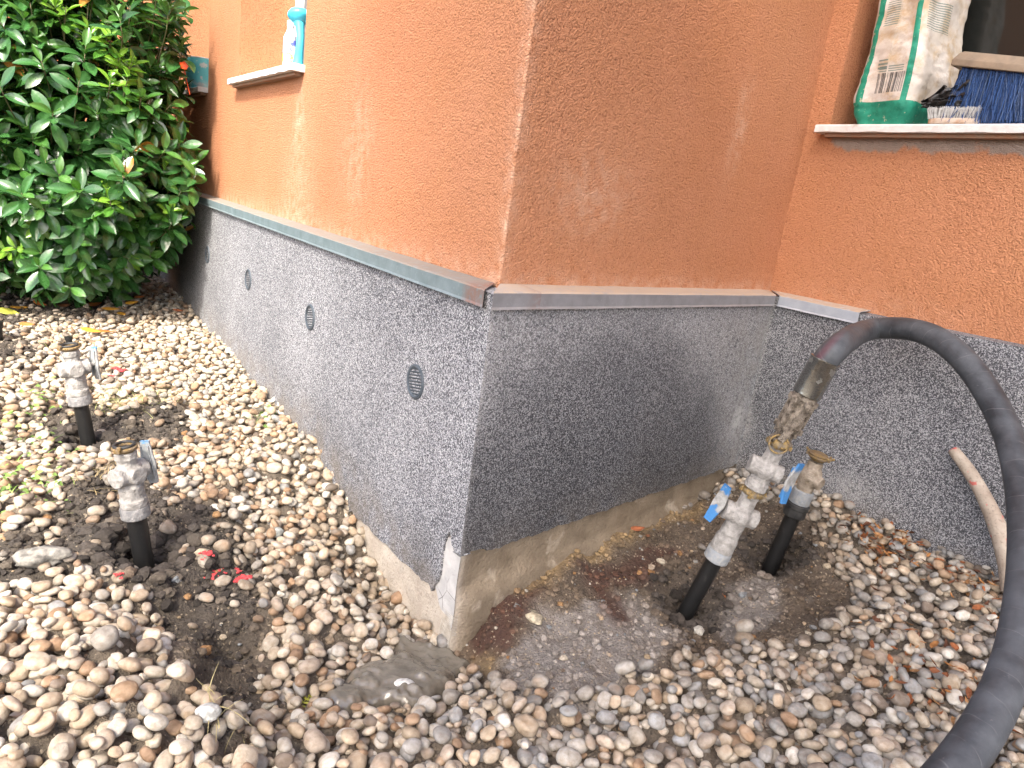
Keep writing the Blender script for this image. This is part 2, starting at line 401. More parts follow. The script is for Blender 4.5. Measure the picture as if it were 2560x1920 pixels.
# ground sheet
ext = [-150, -60, -25, -12, -8, -6, -5.2]
xs = np.concatenate([ext, gx, [3.2, 4.2, 6, 10, 25, 60, 150]]); ys = np.concatenate([[-150, -60, -20, -8, -3, -1.5, -.6, -.1, .25], gy, [5.8, 7, 10, 20, 50, 150]])
X2, Y2 = np.meshgrid(xs, ys, indexing='ij'); Z2 = ground_z(X2, Y2)
ia, ja = len(ext), 9
Z2[ia:ia + len(gx), ja:ja + len(gy)] = ZG
Cc = np.tile(np.array([.12, .095, .068]), (*X2.shape, 1)); Cc[ia:ia + len(gx), ja:ja + len(gy)] = colr
Wt = np.zeros(X2.shape); Wt[ia:ia + len(gx), ja:ja + len(gy)] = wetm
ny = len(ys); I, J = np.meshgrid(np.arange(len(xs) - 1), np.arange(ny - 1), indexing='ij'); b0 = (I * ny + J).ravel()
Fg = np.stack([b0, b0 + ny, b0 + ny + 1, b0 + 1], 1)
q = Mt('soil')
c = q.attr('soil'); gr = q.noise(170, 3, .7); wet = q.attr('wet', 'Fac')
c = q.mix(q.ramp(gr, .3, .7, .6, 0), c, q.mix(1.0, c, (.4, .38, .36), 'MULTIPLY'))
grit = q.vor(210, 'Color'); gv = q.n('ShaderNodeSeparateColor', i_0=grit).outputs[0]
c = q.mix(q.math('MULTIPLY', q.ramp(gv, .94, .96), q.ramp(wet, .5, .9, .6, 0)), c, (.42, .34, .24))
hh = q.math('ADD', gr, q.math('MULTIPLY', q.noise(60, 3), 1.5)); hh = q.math('MULTIPLY', hh, q.ramp(wet, .3, 1, 1, .12))
M_SOIL = q.done(c, q.ramp(wet, .3, 1, .95, .16), 0, q.bump(hh, .013, 1.0), .45)
g = np_mesh('ground', np.stack([X2.ravel(), Y2.ravel(), Z2.ravel()], 1), Fg, M_SOIL); tag(g, kind='structure')
vcol(g, 'soil', Cc.reshape(-1, 3)); vflt(g, 'wet', Wt.ravel())

# ------------------------------------------------------------------ the building
B = empty('building', (0, 0, 0), label='house corner in rough orange render above a speckled grey plinth with metal flashing', cat='building')

def grid_face(name, Ca, d, n, off, s_arr, z_arr, mat, holes=(), wob=0.0, bottom=None):
    """upright grid sheet along a wall; holes = (s0,s1,z0,z1) left open"""
    V = []; Fc = []; ns, nz = len(s_arr), len(z_arr)
    for i, s_ in enumerate(s_arr):
        zb = bottom(s_) if bottom else None
        for z_ in z_arr:
            zz = z_ if zb is None else zb + (z_ - z_arr[0]) / (z_arr[-1] - z_arr[0]) * (z_arr[-1] - zb)
            V.append(W3(Ca, d, n, s_, off, zz))
    for i in range(ns - 1):
        for j in range(nz - 1):
            sm, zm = (s_arr[i] + s_arr[i + 1]) / 2, (z_arr[j] + z_arr[j + 1]) / 2
            if any(a < sm < b and c_ < zm < d_ for a, b, c_, d_ in holes): continue
            a = i * nz + j; Fc.append((a, a + nz, a + nz + 1, a + 1))
    return V, Fc
def lin(*br):   # breakpoints with steps: (a, b, step), ...
    out = []
    for a, b, st in br:
        k = max(1, int(round((b - a) / st))); out += [a + (b - a) * i / k for i in range(k)]
    return out + [br[-1][1]]
def outward(o, n):
    bm = bmesh.new(); bm.from_mesh(o.data)
    tot = sum((f.normal * f.calc_area() for f in bm.faces), Vector())
    if tot.dot(Vector((n[0], n[1], 0))) < 0: bmesh.ops.reverse_faces(bm, faces=bm.faces)
    bm.to_mesh(o.data); bm.free()

ZT = 3.6; REC = .26
def corner_pt(Ca, na, nb, o):
    M_ = np.array([na, nb]); return Ca + np.linalg.solve(M_, np.array([o, o]))
def wall_with_windows(name, Ca, d, n, s0, s1, holes, base, mats=M_ORANGE):
    sb = sorted({s0, s1, *[h[0] for h in holes], *[h[1] for h in holes]}); S_ = lin(*[(a, b, .04) for a, b in zip(sb, sb[1:])])
    zb = sorted({base, ZT, *[h[2] for h in holes], *[h[3] for h in holes]}); Z_ = lin(*[(a, b, .04) for a, b in zip(zb, zb[1:])])
    V, Fc = grid_face(name, Ca, d, n, 0, S_, Z_, mats, holes)
    n0 = len(V)
    for a, b, c_, e_ in holes:   # the reveals
        for (p_, q_) in (((a, c_), (a, e_)), ((b, c_), (b, e_)), ((a, e_), (b, e_)), ((a, c_), (b, c_))):
            i0 = len(V)
            V += [W3(Ca, d, n, p_[0], 0, p_[1]), W3(Ca, d, n, q_[0], 0, q_[1]), W3(Ca, d, n, q_[0], -REC - .02, q_[1]), W3(Ca, d, n, p_[0], -REC - .02, p_[1])]
            Fc.append((i0, i0 + 1, i0 + 2, i0 + 3))
    o = mesh_obj(name, V, Fc, mats, B, smooth=False)
    return o, np.array(V)
WIN_C = [(1.4775, 2.437, 1.468, 2.9), (3.10, 4.1, 1.468, 2.9)]
WIN_E = [(.085, 1.25, 1.468, 2.9)]
wC, VC = wall_with_windows('wall', C0, dC, nC, 0.006, 6.0, WIN_C, ZF - .08)
wE, VE = wall_with_windows('wall', C1, dE, nE, 0, 3.4, WIN_E, ZF - .08)
wD, VD = wall_with_windows('wall', C0, dD, nD, 0.006, LD, [], ZF - .08)
# softly rounded, slightly knocked arris between the two faces
V = []; Fc = []; zz = lin((ZF - .08, ZT, .02))
for i, z_ in enumerate(zz):
    a = C0 + dC * .006; b = C0 + dD * .006; mid_ = (a + b) / 2 * .35 + C0 * .65 + (nC + nD) * .0012 * math.sin(z_ * 37)
    for t_ in (0, .25, .5, .75, 1):
        q2 = (1 - t_) ** 2 * a + 2 * t_ * (1 - t_) * mid_ + t_ * t_ * b
        V.append((q2[0], q2[1], z_))
for i in range(len(zz) - 1):
    for k in range(4): a = i * 5 + k; Fc.append((a, a + 1, a + 6, a + 5))
arr = mesh_obj('wall_edge', V, Fc, M_ORANGE, B); VA = np.array(V)
def gaus(s_, z_, s0, z0, rs, rz): return np.exp(-((s_ - s0) / rs) ** 2 - ((z_ - z0) / rz) ** 2)
for o, V_, Ca, d in ((wC, VC, C0, dC), (wD, VD, C0, dD), (wE, VE, C1, dE), (arr, VA, C0, dC)):
    s_ = (V_[:, :2] - Ca) @ d; z_ = V_[:, 2]; pale = np.zeros(len(V_)); cem = np.zeros(len(V_))
    if o is wC:
        pale = .75 * gaus(s_, z_, 1.5, 1.3, .05, .12) + .5 * gaus(s_, z_, .9, 1.2, .12, .2) + .5 * np.exp(-((z_ - ZF) / .035) ** 2) + .5 * np.exp(-(s_ / .03) ** 2) + .4 * gaus(s_, z_, 1.47, 1.0, .2, .25)
    if o is wD:
        pale = .8 * gaus(s_, z_, .95, 1.42, .03, .12) + .55 * gaus(s_, z_, .3, 1.15, .15, .1) + .6 * np.exp(-((z_ - ZF) / .03) ** 2) + .45 * np.exp(-(s_ / .03) ** 2)
    if o is wE:
        cem = .75 * np.clip((z_ - 1.405) / .03, 0, 1) * (z_ < 1.49) * np.clip((s_ - .06) / .08, 0, 1); pale = .35 * gaus(s_, z_, .4, .93, .3, .03)
    if o is arr: pale = .75 + 0 * z_
    vflt(o, 'pale', np.clip(pale, 0, 1)); vflt(o, 'cement', cem)
# windows behind the reveals
M_FRAME = simple('white_window_plastic', (.80, .80, .82), (.72, .72, .75), 8, .35, 0, 0)
q = Mt('window_glass'); M_GLASS = q.done((.012, .013, .012), .08, 0, None, .5)
def window(Ca, d, n, a, b, z0, z1, fr=.06, frame_mat=None):
    mb = MB(); 
    def bar(s0, s1, za, zb, o0, o1):
        mb.add([W3(Ca, d, n, s_, o_, z_) for s_ in (s0, s1) for o_ in (o0, o1) for z_ in (za, zb)], [(0, 1, 3, 2), (4, 6, 7, 5), (0, 4, 5, 1), (2, 3, 7, 6), (0, 2, 6, 4), (1, 5, 7, 3)])
    o0, o1 = -REC - .05, -REC + .004
    bar(a, a + fr, z0, z1, o0, o1); bar(b - fr, b, z0, z1, o0, o1); bar(a + fr, b - fr, z0, z0 + fr, o0, o1 - .002); bar(a + fr, b - fr, z1 - fr, z1, o0, o1 - .002)
    f = mb.build('window', frame_mat or M_FRAME, B, smooth=False)
    mesh_obj('pane', [W3(Ca, d, n, s_, -REC - .02, z_) for s_, z_ in ((a + fr, z0 + fr), (b - fr, z0 + fr), (b - fr, z1 - fr), (a + fr, z1 - fr))], [(0, 1, 2, 3)], M_GLASS, f, False)
M_DARKFR = simple('dark_window_frame', (.02, .02, .018), (.03, .03, .028), 8, .5, 0, 0)
for a in WIN_C: window(C0, dC, nC, *a)
window(C1, dE, nE, *WIN_E[0], frame_mat=M_DARKFR)
# sills
q = Mt('sill_stone'); c = q.mix(q.ramp(q.noise(40, 4), .3, .7), (.50, .48, .46), (.62, .60, .58)); c = q.mix(q.ramp(q.noise(15, 4), .58, .7, 0, .6), c, (.30, .22, .16))
M_SILL = q.done(c, .8, 0, q.bump(q.noise(200), .0012), .3)
M_BED = simple('sill_bedding', (.30, .15, .085), (.24, .17, .12), 30, .9, 0, .002)
def sill(Ca, d, n, s0, s1, prot=.05, th=.028, z=SILL_Z, bed=True):
    mb = MB(); N = 24; V = []; 
    for i in range(N + 1):
        s_ = s0 + (s1 - s0) * i / N; wv = .0007 * math.sin(i * 2.3) + .0006 * math.sin(i * 5.1)
        for (o_, z_) in ((-REC + .002, z), (prot - .004, z - .002), (prot + wv, z - .006), (prot + wv * 1.5, z - th + .003 * (i % 3 == 1)), (prot - .004, z - th), (-REC + .002, z - th)):
            V.append(W3(Ca, d, n, s_, o_, z_))
    Fc = [(i * 6 + k, i * 6 + (k + 1) % 6, (i + 1) * 6 + (k + 1) % 6, (i + 1) * 6 + k) for i in range(N) for k in range(6)] + [tuple(range(6)), tuple(N * 6 + k for k in range(6))]
    o = mesh_obj('window_sill', V, Fc, M_SILL, B, False)
    mb = MB()
    i0 = s0 + .03; i1 = s1 - .02
    mb.add([W3(Ca, d, n, s_, o_, z_) for s_ in (i0, i1) for o_ in (-.05, .03) for z_ in (z - th - .012, z - th - .0005)], [(0, 1, 3, 2), (4, 6, 7, 5), (0, 4, 5, 1), (2, 3, 7, 6), (0, 2, 6, 4), (1, 5, 7, 3)])
    mb.build('sill_bedding', M_BED, B, False)
    return o
sill(C0, dC, nC, 1.46, 2.45, .05, .028, SILL_Z); sill(C0, dC, nC, 3.12, 4.12); sill(C1, dE, nE, .062, 1.28, .05, .027, SILL_Z + .003)

# plinth: mosaic plaster shell
pc = corner_pt(C0, nC, nD, PL); pi_ = corner_pt(C1, nD, nE, PL)
def edge_noise(s_, seed): return .006 * math.sin(s_ * 41 + seed) + .005 * math.sin(s_ * 97 + seed * 2) + .004 * math.sin(s_ * 211 + seed)
def jag(pts, s_):
    return float(np.interp(s_, [a for a, b in pts], [b for a, b in pts]))
scC = (pc - C0) @ dC; scD = (pc - C0) @ dD; siD = (pi_ - C0) @ dD; siE = (pi_ - C1) @ dE
botC = lambda s_: jag([(-.06, .25), (-.02, .255), (-.008, .285), (.012, .25), (.02, .13), (.035, .11), (.05, .082), (.075, .10), (.12, .085), (.3, .075), (.6, .06), (.7, .0), (6, -.05)], s_) + .6 * edge_noise(s_, 1)
botD = lambda s_: .236 + .35 * edge_noise(s_, 2) + .012 * (s_ < .02) + .01 * max(0, s_ - 1.1)
botE = lambda s_: .20 + .5 * edge_noise(s_, 3)
bodies = []
for (Ca, d, n, s0, s1, bt, nm) in ((C0, dC, nC, scC, 6.0, botC, 'C'), (C0, dD, nD, scD, siD, botD, 'D'), (C1, dE, nE, siE, 3.4, botE, 'E')):
    S_ = lin((s0, s0 + .2, .006), (s0 + .2, min(s1, 1.5), .02), (1.5, s1, .08)) if s1 > 1.6 else lin((s0, s0 + .2, .006), (s0 + .2, s1, .015))
    Z_ = lin((0.0, ZF - .014, .03)); V, Fc = grid_face('p', Ca, d, n, PL, S_, Z_, None, (), 0, bt)
    # lower rim turns back to the footing
    nz = len(Z_); k0 = len(V)
    for i, s_ in enumerate(S_): V.append(W3(Ca, d, n, s_, PL - .03, bt(s_)))
    for i in range(len(S_) - 1): Fc.append((i * nz, k0 + i, k0 + i + 1, (i + 1) * nz))
    k1 = len(V)
    for i, s_ in enumerate(S_): V.append(W3(Ca, d, n, s_, -.002, ZF - .010))
    for i in range(len(S_) - 1): Fc.append((i * nz + nz - 1, (i + 1) * nz + nz - 1, k1 + i + 1, k1 + i))
    o = mesh_obj('plinth', V, Fc, M_PLINTH, B, False); outward(o, n); V = np.array(V); s_ = (V[:, :2] - Ca) @ d; z_ = V[:, 2]
    wet = np.zeros(len(V)); dirt = np.zeros(len(V)); pale = np.zeros(len(V))
    if nm == 'C':
        dirt = np.clip(1 - (z_ - np.interp(s_, [0, .4, 1, 4], [.08, .08, .17, .2])) / .16, 0, 1) * .8; wet = .6 * gaus(s_, z_, .12, .12, .06, .09) + .25 * gaus(s_, z_, 1.2, .25, .6, .15)
    if nm == 'D':
        aw = np.where(s_ > .4, .6 + (.8 - z_) * .45, .66); wn = (vnoise(s_ + 5, z_ + 5, 8, 91, 3) - .5) * .22
        rr_ = np.sqrt(((s_ - .40) / aw) ** 2 + ((z_ - .2) / .63) ** 2) + wn; arch = 1 / (1 + np.exp((rr_ - 1) * 16)); wet = arch * (.75 + .25 * np.clip((.6 - z_) / .3, 0, 1))
        dirt = .25 * np.clip(1 - (z_ - .24) / .12, 0, 1) + .45 * np.clip((s_ - 1.0) / .3, 0, 1) + .7 * gaus(s_, z_, .06, .9, .05, .05)
        pale = .33 * (1 - arch) + .8 * gaus(s_, z_, 1.27, .43, .04, .06) + .35 * np.exp(-((s_ - s0) / .008) ** 2)
    if nm == 'E':
        dirt = .5 * np.clip(1 - (z_ - .24) / .1, 0, 1); pale = .5 * gaus(s_, z_, .05, .4, .05, .06) + .5 * gaus(s_, z_, .5, .32, .08, .04) + .25 * np.exp(-((s_ - s0) / .01) ** 2)
        wet = .25 + .3 * gaus(s_, z_, .15, .4, .2, .3)
    vflt(o, 'wet', np.clip(wet, 0, 1)); vflt(o, 'dirt', np.clip(dirt, 0, 1)); vflt(o, 'pale', np.clip(pale, 0, 1))
# concrete footing behind and below
OF = PL - .010
fc = corner_pt(C0, nC, nD, OF); fi = corner_pt(C1, nD, nE, OF)
for (Ca, d, n, s0, s1, top, wetv) in ((C0, dC, nC, (fc - C0) @ dC, 1.2, .34, 0), (C0, dD, nD, (fc - C0) @ dD, (fi - C0) @ dD, .30, 1), (C1, dE, nE, (fi - C1) @ dE, 3.4, .24, .6)):
    S_ = lin((s0, s1, .02)); Z_ = lin((-.15, top, .02)); V, Fc = grid_face('f', Ca, d, n, OF, S_, Z_, None)
    V = np.array(V); s_ = (V[:, :2] - Ca) @ d; off = (vnoise(s_, V[:, 2], 25, 5) - .5) * .006; edge = np.clip((s_ - s0) / .03, 0, 1)
    if d is dD: off = off - .012 * np.clip((.135 + .01 * np.sin(s_ * 9) - V[:, 2]) / .01, 0, 1) * edge * -1.6
    V[:, :2] += (off * edge)[:, None] * n[None, :]
    o = mesh_obj('footing', V, Fc, M_FOOT, B, True); outward(o, n); vflt(o, 'wet', np.full(len(V), wetv) * (np.clip((s_ - s0) / .025, 0, 1) if d is dD else 1))
# pale repair patch wrapped on the corner
V = []; Fc = []; OP = PL - .0065; pp = corner_pt(C0, nC, nD, OP)
sC_ = (pp - C0) @ dC
cols = lin((sC_, .055, .008)); rows = lin((0, 1, .05))
for s_ in cols:
    t_ = (s_ - sC_) / (.055 - sC_); zt = .275 - .02 * t_; zb = .03 + .07 * t_ + .01 * math.sin(t_ * 9)
    for r_ in rows: V.append(W3(C0, dC, nC, s_, OP + .0012 * math.sin(r_ * 9 + s_ * 60), zb + (zt - zb) * r_))
nr = len(rows)
Fc = [(i * nr + j, (i + 1) * nr + j, (i + 1) * nr + j + 1, i * nr + j + 1) for i in range(len(cols) - 1) for j in range(nr - 1)]
o = mesh_obj('repair_patch', V, Fc, M_PATCH, B); outward(o, nC)
# reinforcing mesh showing at the foot of the corner
mb = MB(); om = OF + .004; pm = corner_pt(C0, nC, nD, om); s0 = (pm - C0) @ dC
for i in range(12):
    s_ = s0 + .004 + i * .0045; top_ = .075 - .012 * abs(math.sin(i * 1.3)) - i * .003
    mb.tube([W3(C0, dC, nC, s_, om + .001 * math.sin(i + k), -.05 + (top_ + .05) * k / 6) for k in range(7)], .0006, 4)
for j in range(26):
    z_ = -.045 + j * .0046
    mb.tube([W3(C0, dC, nC, s0 + .002 + (.052 - .02 * abs(math.sin(j))) * k / 4, om + .001 * math.sin(k + j), z_ + .001 * math.sin(k * 2.0)) for k in range(5)], .0006, 4)
    if j > 12: mb.tube([W3(C0, dD, nD, (pm - C0) @ dD + .001 + .02 * k / 3, om + .0012, z_ - .001 * k) for k in range(4)], .0006, 4)
mb.build('mesh_reinforcement', M_MESH, B)

# air vents in the plinth
M_VENT = simple('grey_vent_plastic', (.040, .052, .064), (.065, .08, .095), 30, .5, 0, .0003)
M_VDARK = simple('vent_dark', (.012, .014, .016), (.02, .022, .025), 30, .8, 0, 0)
def vent(s_):
    c = W3(C0, dC, nC, s_, PL, .605)
    M_ = Matrix(((dC[0], 0, nC[0], c[0]), (dC[1], 0, nC[1], c[1]), (0, 1, 0, c[2]), (0, 0, 0, 1)))
    mb = MB(); mb.lathe([(.038, -.012), (.038, .003), (.042, .0055), (.047, .004), (.048, .0005), (.048, -.003)], 40, M_, cap=False)
    r = mb.build('air_vent', M_VENT, B)
    mb = MB(); rot = Matrix.Rotation(math.radians(-12), 4, 'Z')
    for k in range(-4, 5):
        y = k * .0085; hw = math.sqrt(max(.0382 ** 2 - y * y, 0))
        if hw > .006: mb.box((0, 0, 0), 2 * hw, .0055, .0016, M_ @ rot @ Matrix.Translation((0, y, .0005)) @ Matrix.Rotation(math.radians(38), 4, 'X'))
    mb.build('grille', M_VENT, r, smooth=False)
    mb = MB(); mb.lathe([(.0385, -.0075), (.0385, -.007)], 32, M_); mb.build('duct', M_VDARK, r)
for i in range(4): vent(.2496 + i * .83736)

# metal flashing strips
def flashing(Ca, d, n, s0, s1, mat, lip=.070, h=.037, gap=0.0, rust=(), m0=0.0, m1=0.0, wob=.0008, seam=0.0):
    prof = [(gap, ZF), (lip - .004, ZF - .007), (lip, ZF - .010), (lip, ZF - .007 - h + .003), (lip + .003, ZF - .010 - h), (lip - .006, ZF - .009 - h), (lip - .006, ZF - .006 - h), (lip - .0015, ZF - .005 - h), (lip - .002, ZF - .012), (lip - .006, ZF - .0095), (gap, ZF - .003)]
    N = max(3, int((s1 - s0) / .03)); V = []; npf = len(prof); ru = []
    for i in range(N + 1):
        t_ = i / N
        for o_, z_ in prof:
            s_ = s0 + m0 * o_ + (s1 + m1 * o_ - s0 - m0 * o_) * t_     # mitred ends
            wv = wob * math.sin(s_ * 17) + wob * .6 * math.sin(s_ * 43 + 1)
            V.append(W3(Ca, d, n, s_, o_ + seam + (wv if o_ > .02 else 0), z_ + wv * .5 + seam * .5)); ru.append(max([0] + [math.exp(-((s_ - r_[0]) / r_[1]) ** 2) for r_ in rust]))
    Fc = [(i * npf + k, i * npf + (k + 1) % npf, (i + 1) * npf + (k + 1) % npf, (i + 1) * npf + k) for i in range(N) for k in range(npf)] + [tuple(range(npf))[::-1], tuple(N * npf + k for k in range(npf))]
    o = mesh_obj('flashing', V, Fc, mat, B, False)
    bm = bmesh.new(); bm.from_mesh(o.data); bmesh.ops.recalc_face_normals(bm, faces=bm.faces); bm.to_mesh(o.data); bm.free()
    vflt(o, 'rust', ru); return o
tc = ((corner_pt(C0, nC, nD, 1) - C0) @ dC); td = ((corner_pt(C0, nC, nD, 1) - C0) @ dD); ti = ((corner_pt(C1, nD, nE, 1) - C0) @ dD) - LD; te = ((corner_pt(C1, nD, nE, 1) - C1) @ dE)
flashing(C0, dC, nC, .014, 2.2, M_FL_C, gap=.004, rust=[(.0, .02), (-.03, .02)], m0=tc * .75, wob=.0012)
flashing(C0, dC, nC, 2.195, 6.0, M_FL_C, gap=.001, seam=.0015)
flashing(C0, dD, nD, .004, .075, M_FL_D, m0=td, rust=[(.07, .005)], seam=.0012)
flashing(C0, dD, nD, .070, LD - .012, M_FL_D, m1=ti, rust=[(.085, .008), (1.39, .02)])
flashing(C1, dE, nE, .008, .385, M_FL_E, m0=te, rust=[(.0, .015), (-.05, .02)])
# the far wing behind the shrub
FAR = C0 + dC * 5.6
V = []; Fc = []
for off in np.arange(0, 4.01, .1):
    for z_ in np.arange(-.1, 3.61, .1): V.append((*(FAR + nC * off), z_))
nzz = len(np.arange(-.1, 3.61, .1)); nof = len(np.arange(0, 4.01, .1))
Fc = [(i * nzz + j, (i + 1) * nzz + j, (i + 1) * nzz + j + 1, i * nzz + j + 1) for i in range(nof - 1) for j in range(nzz - 1)]
o = mesh_obj('wall', V, Fc, M_ORANGE, B, False); outward(o, -dC); vflt(o, 'pale', [0] * len(V)); vflt(o, 'cement', [0] * len(V))
# ------------------------------------------------------------------ gravel (one mass nobody could count)
def ico(sub):
    bm = bmesh.new(); bmesh.ops.create_icosphere(bm, subdivisions=sub, radius=1)
    V = np.array([v.co[:] for v in bm.verts]); Fc = np.array([[v.index for v in f.verts] for f in bm.faces]); bm.free(); return V, Fc
PROTO = {}
for sub in (2, 3):
    V0, F0 = ico(sub); L_ = []
    for k in range(12):
        V = V0.copy(); off = Vector((k * 7.3, k * 3.1, k * 1.7)); ang = k % 4 == 3
        for i, v in enumerate(V0):
            vv = Vector(v); d_ = 1 + (.30 if ang else .17) * mnoise.noise(vv * .9 + off) + (.09 if ang else .035) * mnoise.noise(vv * 2.3 + off)
            V[i] = v * d_
        e_ = .80 if ang else .93                  # a little boxy
        V = np.sign(V) * np.abs(V) ** e_
        L_.append(V / np.abs(V).max(0))
    PROTO[sub] = (L_, F0)
PAL = np.array([(.56, .47, .34), (.62, .55, .43), (.66, .63, .55), (.47, .36, .23), (.42, .25, .12), (.36, .20, .09), (.38, .36, .32), (.28, .28, .27), (.30, .32, .33), (.20, .15, .11), (.50, .40, .30), (.58, .44, .29)])
P_LEFT = np.array([5, 5, 3.5, 3.5, 1.8, 1.5, 1.5, .8, .6, .8, 3, 2.2]); P_RIGHT = np.array([3.2, 2.5, 2, 2.6, .8, .5, 4, 3.2, 2.4, 1, 3, 1.5]); P_BRN = np.array([2.5, 2, 1.5, 3, 3.5, 3, 1.2, .8, .6, 2, 3, 3])
inside_bld = lambda x, y: ((((x - C0[0]) * nC[0] + (y - C0[1]) * nC[1]) < PL - .012) & (((x - C0[0]) * nD[0] + (y - C0[1]) * nD[1]) < PL - .012)) | (((x - C0[0]) * nD[0] + (y - C0[1]) * nD[1] >= PL - .012) & (((x - C1[0]) * nE[0] + (y - C1[1]) * nE[1]) < PL - .012))
Hm = ZG.copy()
m_wide = blur(m_soil, 6) + (vnoise(XX, YY, 22, 71, 3) - .5) * (.55 + .75 * (XX > .1)) * (blur(m_soil, 9) > .02)
dens = 1 - np.clip((m_wide - .25) * 2.6, 0, 1)
dens = np.maximum(dens, np.where(m_soilL > .5, .045, .015)) * np.clip(1 - m_mud * 2.2, 0, 1)
dens = np.where((m_slur + m_sand > .3), dens * .3, dens)
dens = dens * (.84 + .3 * vnoise(XX, YY, 5, 51, 2))
dens = np.clip(dens, 0, 1)
dpit = np.hypot(XX - gpt(560, 1660)[0], YY - gpt(560, 1660)[1]); dens = dens * np.clip((dpit - .10) / .07, 0.02, 1)
lt = gpt(60, 1050); dl = np.hypot((XX - lt[0]) / 1.0, (YY - lt[1]) / .6); dens = dens * np.clip(.62 + .4 * (dl > 1.0) + .35 * (vnoise(XX, YY, 7, 52, 3) > .5), 0, 1)
# the part of the ground the picture and its neighbourhood can see
dx_, dy_ = XX - CAM[0], YY - CAM[1]; dz_ = .15 - CAM[2]
zc = dx_ * FWD[0] + dy_ * FWD[1] + dz_ * FWD[2]; zc = np.where(zc > .2, zc, np.nan)
uu = 1280 + F_PX * (dx_ * RGT[0] + dy_ * RGT[1] + dz_ * RGT[2]) / zc; vv_ = 960 - F_PX * (dx_ * UPV[0] + dy_ * UPV[1] + dz_ * UPV[2]) / zc
vis = (uu > -420) & (uu < 2980) & (vv_ > 300) & (vv_ < 2330) & ~inside_bld(XX, YY)
cells = np.argwhere(vis & (dens > 0.02)); wts = dens[cells[:, 0], cells[:, 1]]
area = wts.sum() * CELL * CELL
NP_ = int(min(26000, area * 3050)); print('gravel area', area, 'pebbles', NP_)
acc = {2: [], 3: []}
pick_all = rng.choice(len(cells), size=(NP_, 4), p=wts / wts.sum())
r_t = rng.random((NP_, 10))
nx_, ny_ = Hm.shape
pebs = []
for k in range(NP_):
    big_ = r_t[k, 0]
    a = (.0096 + .0112 * big_ ** 1.7) * (1.25 if r_t[k, 9] > .93 else 1); b = a * (.66 + .26 * r_t[k, 1]); c_ = a * (.42 + .26 * r_t[k, 2])
    best = None; rr = int(math.ceil(a / CELL))
    ang = r_t[k, 3] * math.pi; ca, sa = math.cos(ang), math.sin(ang)
    oi = np.arange(-rr, rr + 1) * CELL
    for tcand in range(3):
        ci, cj = cells[pick_all[k, tcand]]
        if ci < rr or cj < rr or ci >= nx_ - rr or cj >= ny_ - rr: continue
        hsub = Hm[ci - rr:ci + rr + 1, cj - rr:cj + rr + 1]
        score = hsub.max() * .5 + hsub.mean() * .5 - ZG[ci, cj]
        if best is None or score < best[0]: best = (score, ci, cj, hsub)
    if best is None: continue
    sc_, ci, cj, hsub = best
    if sc_ > .047: continue
    U = oi[:, None] * ca + oi[None, :] * sa; V_ = -oi[:, None] * sa + oi[None, :] * ca
    r2 = (U / a) ** 2 + (V_ / b) ** 2; ins = r2 < 1
    prof_ = c_ * np.sqrt(np.clip(1 - r2, 0, 1))
    zc_ = float(np.max((hsub + prof_ * .85)[ins])) - c_ * .12 if ins.any() else float(hsub.max())
    Hm[ci - rr:ci + rr + 1, cj - rr:cj + rr + 1] = np.where(ins, np.maximum(hsub, zc_ + prof_), hsub)
    # slope of the bed underneath
    gxs = (hsub[-1].mean() - hsub[0].mean()) / (2 * rr * CELL); gys = (hsub[:, -1].mean() - hsub[:, 0].mean()) / (2 * rr * CELL)
    pebs.append((gx[ci] + (r_t[k, 4] - .5) * CELL, gy[cj] + (r_t[k, 5] - .5) * CELL, zc_, a, b, c_, ang, gxs, gys, k))
Hs = Hm; DUST = np.clip(m_soilL + blur(m_soilR, 9) * 1.6, 0, 1)
vlist = {2: [], 3: []}; clist = {2: [], 3: []}; cnt = {2: 0, 3: 0}; flist = {2: [], 3: []}
brn_c = gpt(560, 1080)
for (x, y, z, a, b, c_, ang, gxs, gys, k) in pebs:
    if inside_bld(np.array(x), np.array(y)): continue
    dist = math.hypot(x, y); sub = 3 if dist < 1.75 else 2
    Ls, F0 = PROTO[sub]; V = Ls[k % 12] * np.array([a, b, c_]) * 1.06
    ez = float(np.clip(-gxs, -.6, .6)) + (r_t[k, 6] - .5) * .7; ex = float(np.clip(gys, -.6, .6)) + (r_t[k, 7] - .5) * .7
    R = (Matrix.Rotation(ez, 3, 'Y') @ Matrix.Rotation(ex, 3, 'X') @ Matrix.Rotation(ang, 3, 'Z'))
    V = V @ np.array(R).T + np.array([x, y, z])
    if x > C0[0] + .05 + (y - C0[1]) * .2: pr = P_RIGHT
    else:
        bf = math.exp(-(((x - brn_c[0]) / .45) ** 2 + ((y - brn_c[1]) / .8) ** 2)); pr = P_LEFT * (1 - bf) + P_BRN * bf
    cc = PAL[np.searchsorted(np.cumsum(pr / pr.sum()), r_t[k, 8] * .9999)] * (.72 + .46 * r_t[(k * 7 + 3) % NP_, 1])
    dm = float(samp(DUST, x, y)); dm = min(1, dm * 1.5 + .25 * (r_t[(k * 3 + 1) % NP_, 2] > .85))
    cc = cc * (1 - .55 * dm) + np.array([.12, .095, .07]) * .55 * dm
    lum_ = cc.mean(); cc = (cc * .80 + lum_ * .20 * np.array([1.04, 1.0, .94])) * .80; cc = cc * .84 + np.array([.31, .27, .215]) * .20
    vlist[sub].append(V); clist[sub].append(np.repeat(np.array([[*cc, r_t[k, 1]]]), len(V), 0)); flist[sub].append(F0 + cnt[sub]); cnt[sub] += len(V)
off3 = cnt[2]
Vg = np.concatenate(vlist[2] + vlist[3]); Fg = np.concatenate(flist[2] + [f + off3 for f in flist[3]]); Cg = np.concatenate(clist[2] + clist[3])
q = Mt('river_pebbles'); tint = q.attr('tint'); rnd = q.attr('tint', 'Alpha')
